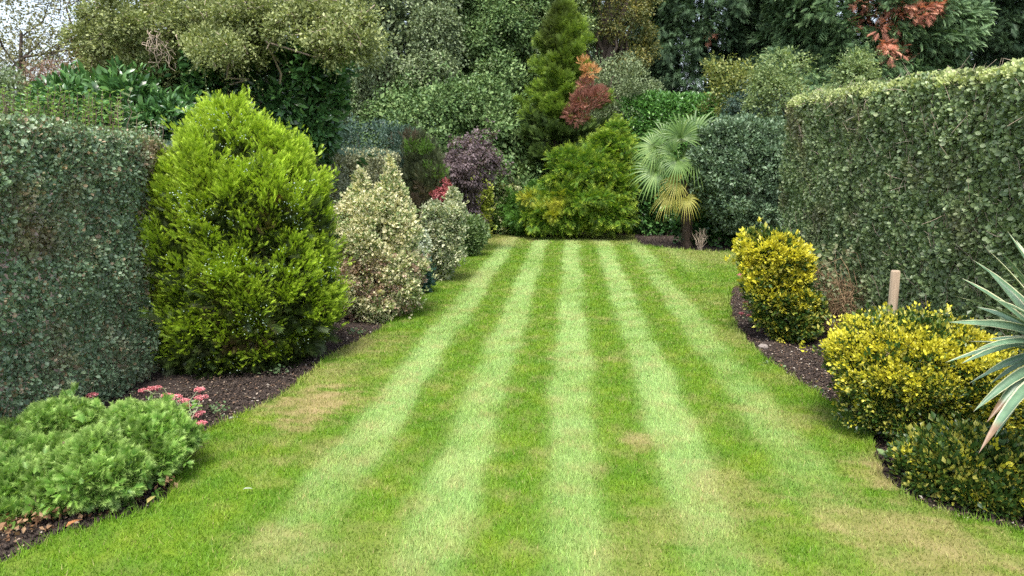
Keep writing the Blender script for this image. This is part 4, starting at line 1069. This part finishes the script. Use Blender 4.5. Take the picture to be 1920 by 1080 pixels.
# ------------------------------------------------------------ right border
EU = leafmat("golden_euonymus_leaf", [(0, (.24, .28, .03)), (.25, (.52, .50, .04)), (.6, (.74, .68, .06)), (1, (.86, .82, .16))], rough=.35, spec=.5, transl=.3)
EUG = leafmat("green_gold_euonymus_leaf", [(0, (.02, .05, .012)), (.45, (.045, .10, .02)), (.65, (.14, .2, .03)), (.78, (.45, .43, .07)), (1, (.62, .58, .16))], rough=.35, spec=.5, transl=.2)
ke = dict(out=.7, up=.5, jit=.8, nj=.7)
def eu_bush(label, tb, D, n, split_z, base, seed, size, ratio=1., lump=.08, frac=.9, lowfrac=.06, group='golden euonymus bushes in the right border', tr=.03, bare=0):
    z, cx, r = sil(tb, D); bx = W(base, 700, D)[0]
    root = thing('euonymus', (bx, D, 0), label, 'shrub', group)
    P, N, l = sil_sample(tb, D, n, ratio, lump, 1.8, seed, .07, .72)
    P, N = relobe(P, N, n, int(n / 22), .09, .8)
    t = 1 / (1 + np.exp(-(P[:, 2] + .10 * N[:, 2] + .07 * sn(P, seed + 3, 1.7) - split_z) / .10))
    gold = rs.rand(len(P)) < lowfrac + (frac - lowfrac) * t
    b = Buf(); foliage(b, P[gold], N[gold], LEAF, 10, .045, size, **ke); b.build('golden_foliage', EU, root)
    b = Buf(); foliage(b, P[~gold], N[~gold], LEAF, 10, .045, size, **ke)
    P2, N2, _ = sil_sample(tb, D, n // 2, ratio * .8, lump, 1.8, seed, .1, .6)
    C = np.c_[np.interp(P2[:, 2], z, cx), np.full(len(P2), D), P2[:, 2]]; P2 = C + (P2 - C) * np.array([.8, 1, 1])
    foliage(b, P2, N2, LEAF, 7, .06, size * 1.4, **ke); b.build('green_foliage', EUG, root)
    k = rs.choice(len(P), 30); branches(root, (bx, D, 0), P[k] - N[k] * .05, tr, mat=TWIG, fork=.3)
    return root
eu_bush('tall flat topped golden euonymus with green lower half, left of the wooden post', [(436, 1400, 1465), (446, 1394, 1492), (475, 1394, 1505), (520, 1400, 1512), (560, 1405, 1535), (600, 1425, 1540), (628, 1450, 1520), (640, 1462, 1500)], 8.75, 2300, .60, 1480, 171, .044, ratio=.9, lump=.06)
eu_bush('widest rounded golden euonymus in front of the wooden post', [(598, 1670, 1740), (608, 1628, 1790), (628, 1584, 1830), (650, 1558, 1866), (690, 1562, 1890), (730, 1582, 1900), (780, 1612, 1900), (830, 1650, 1890), (870, 1680, 1880)], 5.7, 5600, .56, 1745, 173, .028, ratio=.85, lump=.07, frac=.97, lowfrac=.07)
eu_bush('lowest dark green euonymus with yellow tinged shoots under the spiky yucca', [(815, 1790, 1850), (830, 1720, 1890), (860, 1698, 1960), (900, 1700, 2000), (935, 1740, 2010), (965, 1800, 2000), (985, 1850, 1980)], 4.75, 2300, .52, 1880, 175, .034, ratio=.9, lump=.08, frac=.35, lowfrac=.04)
# leafy twiggy shrub between the tall euonymus and the hedge
def twiggy():
    D = 8.9; b0 = W(1600, 615, D); root = thing('twiggy_shrub', (b0[0], D, 0), 'half bare shrub of brown twigs leaning from the right hedge behind the tall euonymus', 'shrub')
    tw = Buf(); lf = Buf()
    for _ in range(110):
        e = W(rs.uniform(1485, 1590), rs.uniform(465, 600), D + rs.uniform(-.3, .3))
        st = np.array([b0[0] + rs.uniform(-.12, .12), D + rs.uniform(-.1, .1), rs.uniform(0, .1)])
        limb(tw, st, e, .008, .002, .18, 8, 3)
        if rs.rand() < .6:
            k = 12; P = e + rs.normal(size=(k, 3)) * .07; scatter(lf, ROUND, P, rdir(k), rdir(k) + [0, -.6, .6], rs.uniform(.035, .06, k))
    for _ in range(70):
        a = W(rs.uniform(1530, 1600), rs.uniform(560, 625), D - .2); limb(tw, a, a + rs.normal(size=3) * [.18, .1, .12], .004, .002, .3, 5, 3)
    tw.build('branches', woodmat("brown_twig", (.16, .10, .05), (.36, .25, .14)), root)
    lf.build('foliage', mat_green("dull_shrub_leaf", (.10, .15, .06), (.20, .25, .12), (.36, .36, .22)), root)
twiggy()
# post
def post():
    p = np.array([W(1671, 600, 6.6)[0], 6.6, 0.]); top = W(1671, 507, 6.6)[2]
    root = thing('wooden_post', p, 'round weathered wooden post behind the rounded golden euonymus', 'post')
    b = Buf(); z = np.array([-.1, .3, .6, .9, top - .012, top]); r = np.array([.041, .041, .04, .04, .039, .033])
    tube(b, np.c_[np.full(6, p[0]) + np.array([0, .002, -.001, .001, 0, 0]), np.full(6, p[1]), z], r, None, 20, cap=True)
    m, t, nd, lk = newmat("weathered_post")
    geo = nd.new("ShaderNodeNewGeometry"); mp = nd.new("ShaderNodeMapping"); mp.inputs['Scale'].default_value = (60, 60, 2.2); lk.new(geo.outputs['Position'], mp.inputs[0])
    c = ramp(nd, [(.3, (.20, .14, .095)), (.55, (.40, .31, .22)), (.75, (.52, .43, .32))]); nf = noise(nd, lk, mp.outputs[0], 1, 6, .7); lk.new(nf, c.inputs[0])
    pb = nd.new("ShaderNodeBsdfPrincipled"); lk.new(c.outputs[0], pb.inputs['Base Color']); pb.inputs['Roughness'].default_value = .85
    bp = nd.new("ShaderNodeBump"); bp.inputs['Strength'].default_value = .6; bp.inputs['Distance'].default_value = .006; lk.new(nf, bp.inputs['Height']); lk.new(bp.outputs[0], pb.inputs['Normal'])
    o = nd.new("ShaderNodeOutputMaterial"); lk.new(pb.outputs[0], o.inputs[0])
    b.build('shaft', m, root, True)
post()

# yucca
def yucca():
    m, t, nd, lk = newmat("variegated_yucca_leaf")
    # tip = across the blade: cream margins; rnd = along the blade
    c = ramp(nd, [(0, (.56, .55, .34)), (.07, (.46, .49, .30)), (.11, (.09, .17, .10)), (.5, (.14, .235, .14)), (.89, (.09, .17, .10)), (.93, (.46, .49, .30)), (1, (.56, .55, .34))]); lk.new(attr(nd, 'tip'), c.inputs[0])
    c = mixc(nd, lk, maprange(nd, lk, attr(nd, 'rnd'), .93, 1), c.outputs[0], (.20, .13, .08))
    geo = nd.new("ShaderNodeNewGeometry"); v = maprange(nd, lk, noise(nd, lk, geo.outputs['Position'], 14, 4), .3, .7, .8, 1.2)
    hv = nd.new("ShaderNodeHueSaturation"); lk.new(c, hv.inputs['Color']); lk.new(v, hv.inputs['Value'])
    p = nd.new("ShaderNodeBsdfPrincipled"); lk.new(hv.outputs[0], p.inputs['Base Color']); p.inputs['Roughness'].default_value = .38
    o = nd.new("ShaderNodeOutputMaterial"); lk.new(p.outputs[0], o.inputs[0])
    D = 4.3; c0 = W(1995, 660, D); root = thing('yucca', (c0[0], D, 0), 'spiky yucca with long grey green leaves edged in cream at the right edge', 'plant')
    tb = Buf(); tube(tb, [(c0[0], D, -.05), (c0[0] + .02, D, .3), (c0[0], D, c0[2] - .05)], .06, .05, 9); tb.build('trunk', BARK, root, True)
    tips = [(1888, 432, .25), (1845, 462, .1), (1822, 486, -.1), (1802, 521, .1), (1790, 555, -.2), (1778, 604, 0), (1838, 600, -.3), (1772, 680, -.1), (1802, 682, -.45), (1856, 720, .2), (1852, 636, .35), (1825, 772, -.25), (1835, 850, -.5), (1850, 792, -.2), (1935, 400, .1), (1990, 380, .2), (1870, 520, .5), (1900, 560, .6), (2060, 400, 0), (2120, 450, .2), (2160, 560, -.2), (2180, 650, .1), (2120, 740, -.3), (1950, 800, -.6), (2040, 820, -.5), (1862, 560, -.5), (1815, 640, .3), (1860, 600, .2), (1830, 655, -.5), (1875, 470, -.3), (1905, 450, .4), (1850, 505, .4), (1895, 500, -.4), (1830, 575, .5), (1845, 700, -.1), (1880, 750, .1), (1865, 820, -.35), (1815, 720, .1), (1960, 420, -.2), (1925, 850, -.2), (1870, 665, .6)]
    for i, (px, py, dy) in enumerate(tips):
        tip = W(px, py, D + dy); a = c0 + rdir(1)[0] * .03; a[2] += rs.uniform(-.1, .05)
        n = 9; s = np.linspace(0, 1, n); L = np.linalg.norm(tip - a)
        bend = .05 * L * (1 if py < 700 else 2.0)
        c = a + (tip - a) * s[:, None] + np.array([0, 0, 1]) * (bend * np.sin(s * math.pi))[:, None]
        d = nrm(np.gradient(c, axis=0)); side = nrm(np.cross(d, np.array([0, -.35, 1]))); up = np.cross(side, d)
        ro = rs.uniform(-.5, .5); side2 = side * math.cos(ro) + up * math.sin(ro); up = np.cross(side2, d); side = side2
        wd = np.interp(s, [0, .12, .45, .8, .97, 1], [.6, .75, 1, .62, .1, .005]) * .035 * rs.uniform(.75, 1.15)
        cols = [-1, -.72, -.35, 0, .35, .72, 1]; V = []; T = []; Rr = []
        for q in cols:
            V.append(c + side * (wd * q)[:, None] + up * (wd * .35 * q * q)[:, None]); T += [(q + 1) / 2] * n
            dead = 1.25 if py in (850, 792) else 1.0
            Rr += list(np.clip(s * dead * .97, 0, 1.2))
        F = []
        for q in range(6):
            for k in range(n - 1): F += [(q * n + k, q * n + k + 1, (q + 1) * n + k + 1), (q * n + k, (q + 1) * n + k + 1, (q + 1) * n + k)]
        b = Buf(); b.add(np.concatenate(V), F, np.array(Rr), np.array(T)); b.build('leaf', m, root, True)
yucca()

# ------------------------------------------------------------ small things on the soil
def soil_bits():
    cloth = (np.array([(0, 0, -.4), (.5, 0, 0), (0, .5, .05), (-.5, .1, 0), (.1, -.5, 0), (0, 0, .4)]), np.array([(1, 2, 5), (2, 3, 5), (3, 4, 5), (4, 1, 5), (2, 1, 0), (3, 2, 0), (4, 3, 0), (1, 4, 0)]), np.zeros(6))
    def on_soil(n, xr, yr):
        P = np.c_[rs.uniform(*xr, n), rs.uniform(*yr, n)]
        return P[~inside(P)]
    P = np.concatenate([on_soil(52000, (-4.2, -1.7), (2.8, 14)), on_soil(32000, (1.9, 3.6), (3.8, 14)), on_soil(14000, (-3, 5), (14, 21))])
    P = np.c_[P, rs.uniform(-.012, .006, len(P))]
    b = Buf(); scatter(b, cloth, P, rdir(len(P)), rdir(len(P)), rs.uniform(.008, .035, len(P)) * (1 + (rs.rand(len(P)) < .03)))
    tag(b.build('soil_clods', SOIL), 'crumbs and clods of dark brown garden soil in the borders', 'soil', kind='stuff')
    P = np.concatenate([on_soil(9000, (-4.0, -1.8), (3, 14)), on_soil(7500, (2.0, 3.5), (4, 14)), on_soil(1400, (-2.6, 4.5), (14, 20.8))])
    P = np.c_[P, np.full(len(P), .012)]
    n = len(P); b = Buf(); scatter(b, LEAF, P, rdir(n) * [1, 1, .2], rdir(n) * .5 + [0, 0, 1.], rs.uniform(.008, .03, n))
    tag(b.build('leaf_litter', leafmat("litter", [(0, (.13, .075, .045)), (.5, (.28, .18, .12)), (.8, (.45, .36, .28)), (1, (.65, .6, .52))], rough=.8)), 'scattered pale and brown leaf litter and chips on the soil', 'leaf litter', kind='stuff')
soil_bits()
def fallen(label, px, py, size, mat, az=0.5, z=.05):
    g = G(px, py); b = Buf(); root_z = z
    V, F, T = BIG
    scatter(b, BIG, np.array([[g[0], g[1], root_z]]), np.array([[math.cos(az), math.sin(az), .12]]), np.array([[0., 0, 1]]), size)
    o = b.build('fallen_leaf', mat)
    V = np.empty(len(o.data.vertices) * 3, dtype=np.float32); o.data.vertices.foreach_get('co', V); V = V.reshape(-1, 3); V -= np.array([g[0], g[1], 0]); o.data.vertices.foreach_set('co', V.ravel())
    o.location = (g[0], g[1], 0); tag(o, label, 'leaf', 'fallen leaves')
GREY = leafmat("grey_green_leaf", [(0, (.38, .42, .33)), (1, (.45, .48, .38))]); RED = leafmat("russet_leaf", [(0, (.42, .18, .08)), (1, (.5, .25, .12))]); YLW = leafmat("yellow_fallen_leaf", [(0, (.6, .5, .18)), (1, (.65, .55, .2))])
fallen('pale grey green fallen leaf on the soil right of the pink stonecrop', 427, 793, .10, GREY, .6, .03)
fallen('dull fallen leaf lying on the grass right of the low spreading conifer', 456, 936, .06, GREY, .3, .065)
fallen('yellow fallen leaf on the grass by the second cream shrub', 869, 502, .09, YLW, .2, .07)
fallen('orange brown fallen leaf on the soil left of the rounded golden euonymus', 1555, 737, .055, RED, 1., .03)
fallen('russet fallen leaf on the soil left of the golden euonymus, close to the turf edge', 1467, 692, .06, RED, 2., .03)
fallen('large curled brown fallen leaf below the low spreading conifer', 125, 1003, .10, RED, 1.2, .05)
fallen('tan fallen leaf at the lawn corner of the low spreading conifer', 277, 958, .10, YLW, 1.6, .05)
def weed():
    g = G(1660, 868); root = thing('broad_leaved_weed', (g[0], g[1], 0), 'pale broad leaved weed on the turf edge under the rounded golden euonymus', 'plant')
    for az in (-2.6, -1.6, -.5, .6, 2.2):
        b = Buf(); scatter(b, ROUND, np.array([[g[0], g[1], .05]]), np.array([[math.cos(az), math.sin(az), .5]]), np.array([[0., 0, 1]]), rs.uniform(.07, .10), np.array([.5]))
        b.build('leaf', leafmat("weed_leaf", [(0, (.22, .34, .14)), (1, (.28, .40, .18))]) if az < -2.5 else bpy.data.materials["weed_leaf"], root)
weed()
def seedlings():
    m = mat_green("seedling_leaf", (.06, .12, .05), (.12, .2, .08), (.2, .28, .13))
    for px, py, lab in ((518, 700, 'dark green seedling clump on the soil under the bright green conifer'), (405, 775, 'small green weed on the soil right of the pink stonecrop'),
                        (668, 628, 'small weed at the turf edge between the bright green conifer and the cream shrub'), (1440, 690, 'small weed on the dark soil below the stone'), (1600, 800, 'small weed at the turf edge left of the rounded golden euonymus')):
        g = G(px, py); root = thing('seedling', (g[0], g[1], 0), lab, 'plant', 'small weeds in the borders'); b = Buf(); k = 46
        P = np.array([g[0], g[1], .03]) + rs.normal(size=(k, 3)) * [.06, .05, .015]; P[:, 2] = abs(P[:, 2])
        scatter(b, ROUND, P, rdir(k) * [1, 1, .4] + [0, 0, .5], rdir(k) * .4 + [0, 0, 1.], rs.uniform(.018, .04, k)); b.build('leaves', m, root)
        s_ = Buf()
        for j in range(10): limb(s_, (g[0], g[1], -.01), P[j], .002, .001, .1, 4, 3)
        s_.build('stems', TWIG, root)
seedlings()
def stone():
    g = G(1431, 652); n, m = 14, 9; V = []
    for i in range(m):
        th = math.pi * i / (m - 1)
        for j in range(n):
            a = TAU * j / n; V.append((math.sin(th) * math.cos(a), math.sin(th) * math.sin(a), math.cos(th)))
    V = np.array(V); V = V * (1 + .12 * sn(V, 5, .5))[:, None] * np.array([.065, .05, .035])
    F = []
    for i in range(m - 1):
        for j in range(n):
            k = (j + 1) % n; F += [(i * n + j, (i + 1) * n + j, (i + 1) * n + k), (i * n + j, (i + 1) * n + k, i * n + k)]
    b = Buf(); b.add(V, F, .5, .5); o = b.build('stone', woodmat("grey_stone", (.16, .13, .12), (.32, .28, .25), 40), None, True)
    o.location = (g[0], g[1], .012); tag(o, 'rounded grey brown stone on the soil before the tall golden euonymus', 'stone')
stone()
def bare_plant():
    D = 17.2; b0 = W(1313, 460, D); root = thing('bare_seedling', (b0[0], D, 0), 'tiny bare branching shrub on the soil right of the palm trunk', 'shrub')
    tw = Buf()
    for _ in range(26): limb(tw, (b0[0] + rs.uniform(-.03, .03), D, 0), W(rs.uniform(1295, 1335), rs.uniform(425, 448), D + rs.uniform(-.2, .2)), .009, .003, .15, 6, 3)
    tw.build('branches', PALETWIG, root)
bare_plant()
print('tris', sum(len(o.data.polygons) for o in S.objects if o.type == 'MESH'))
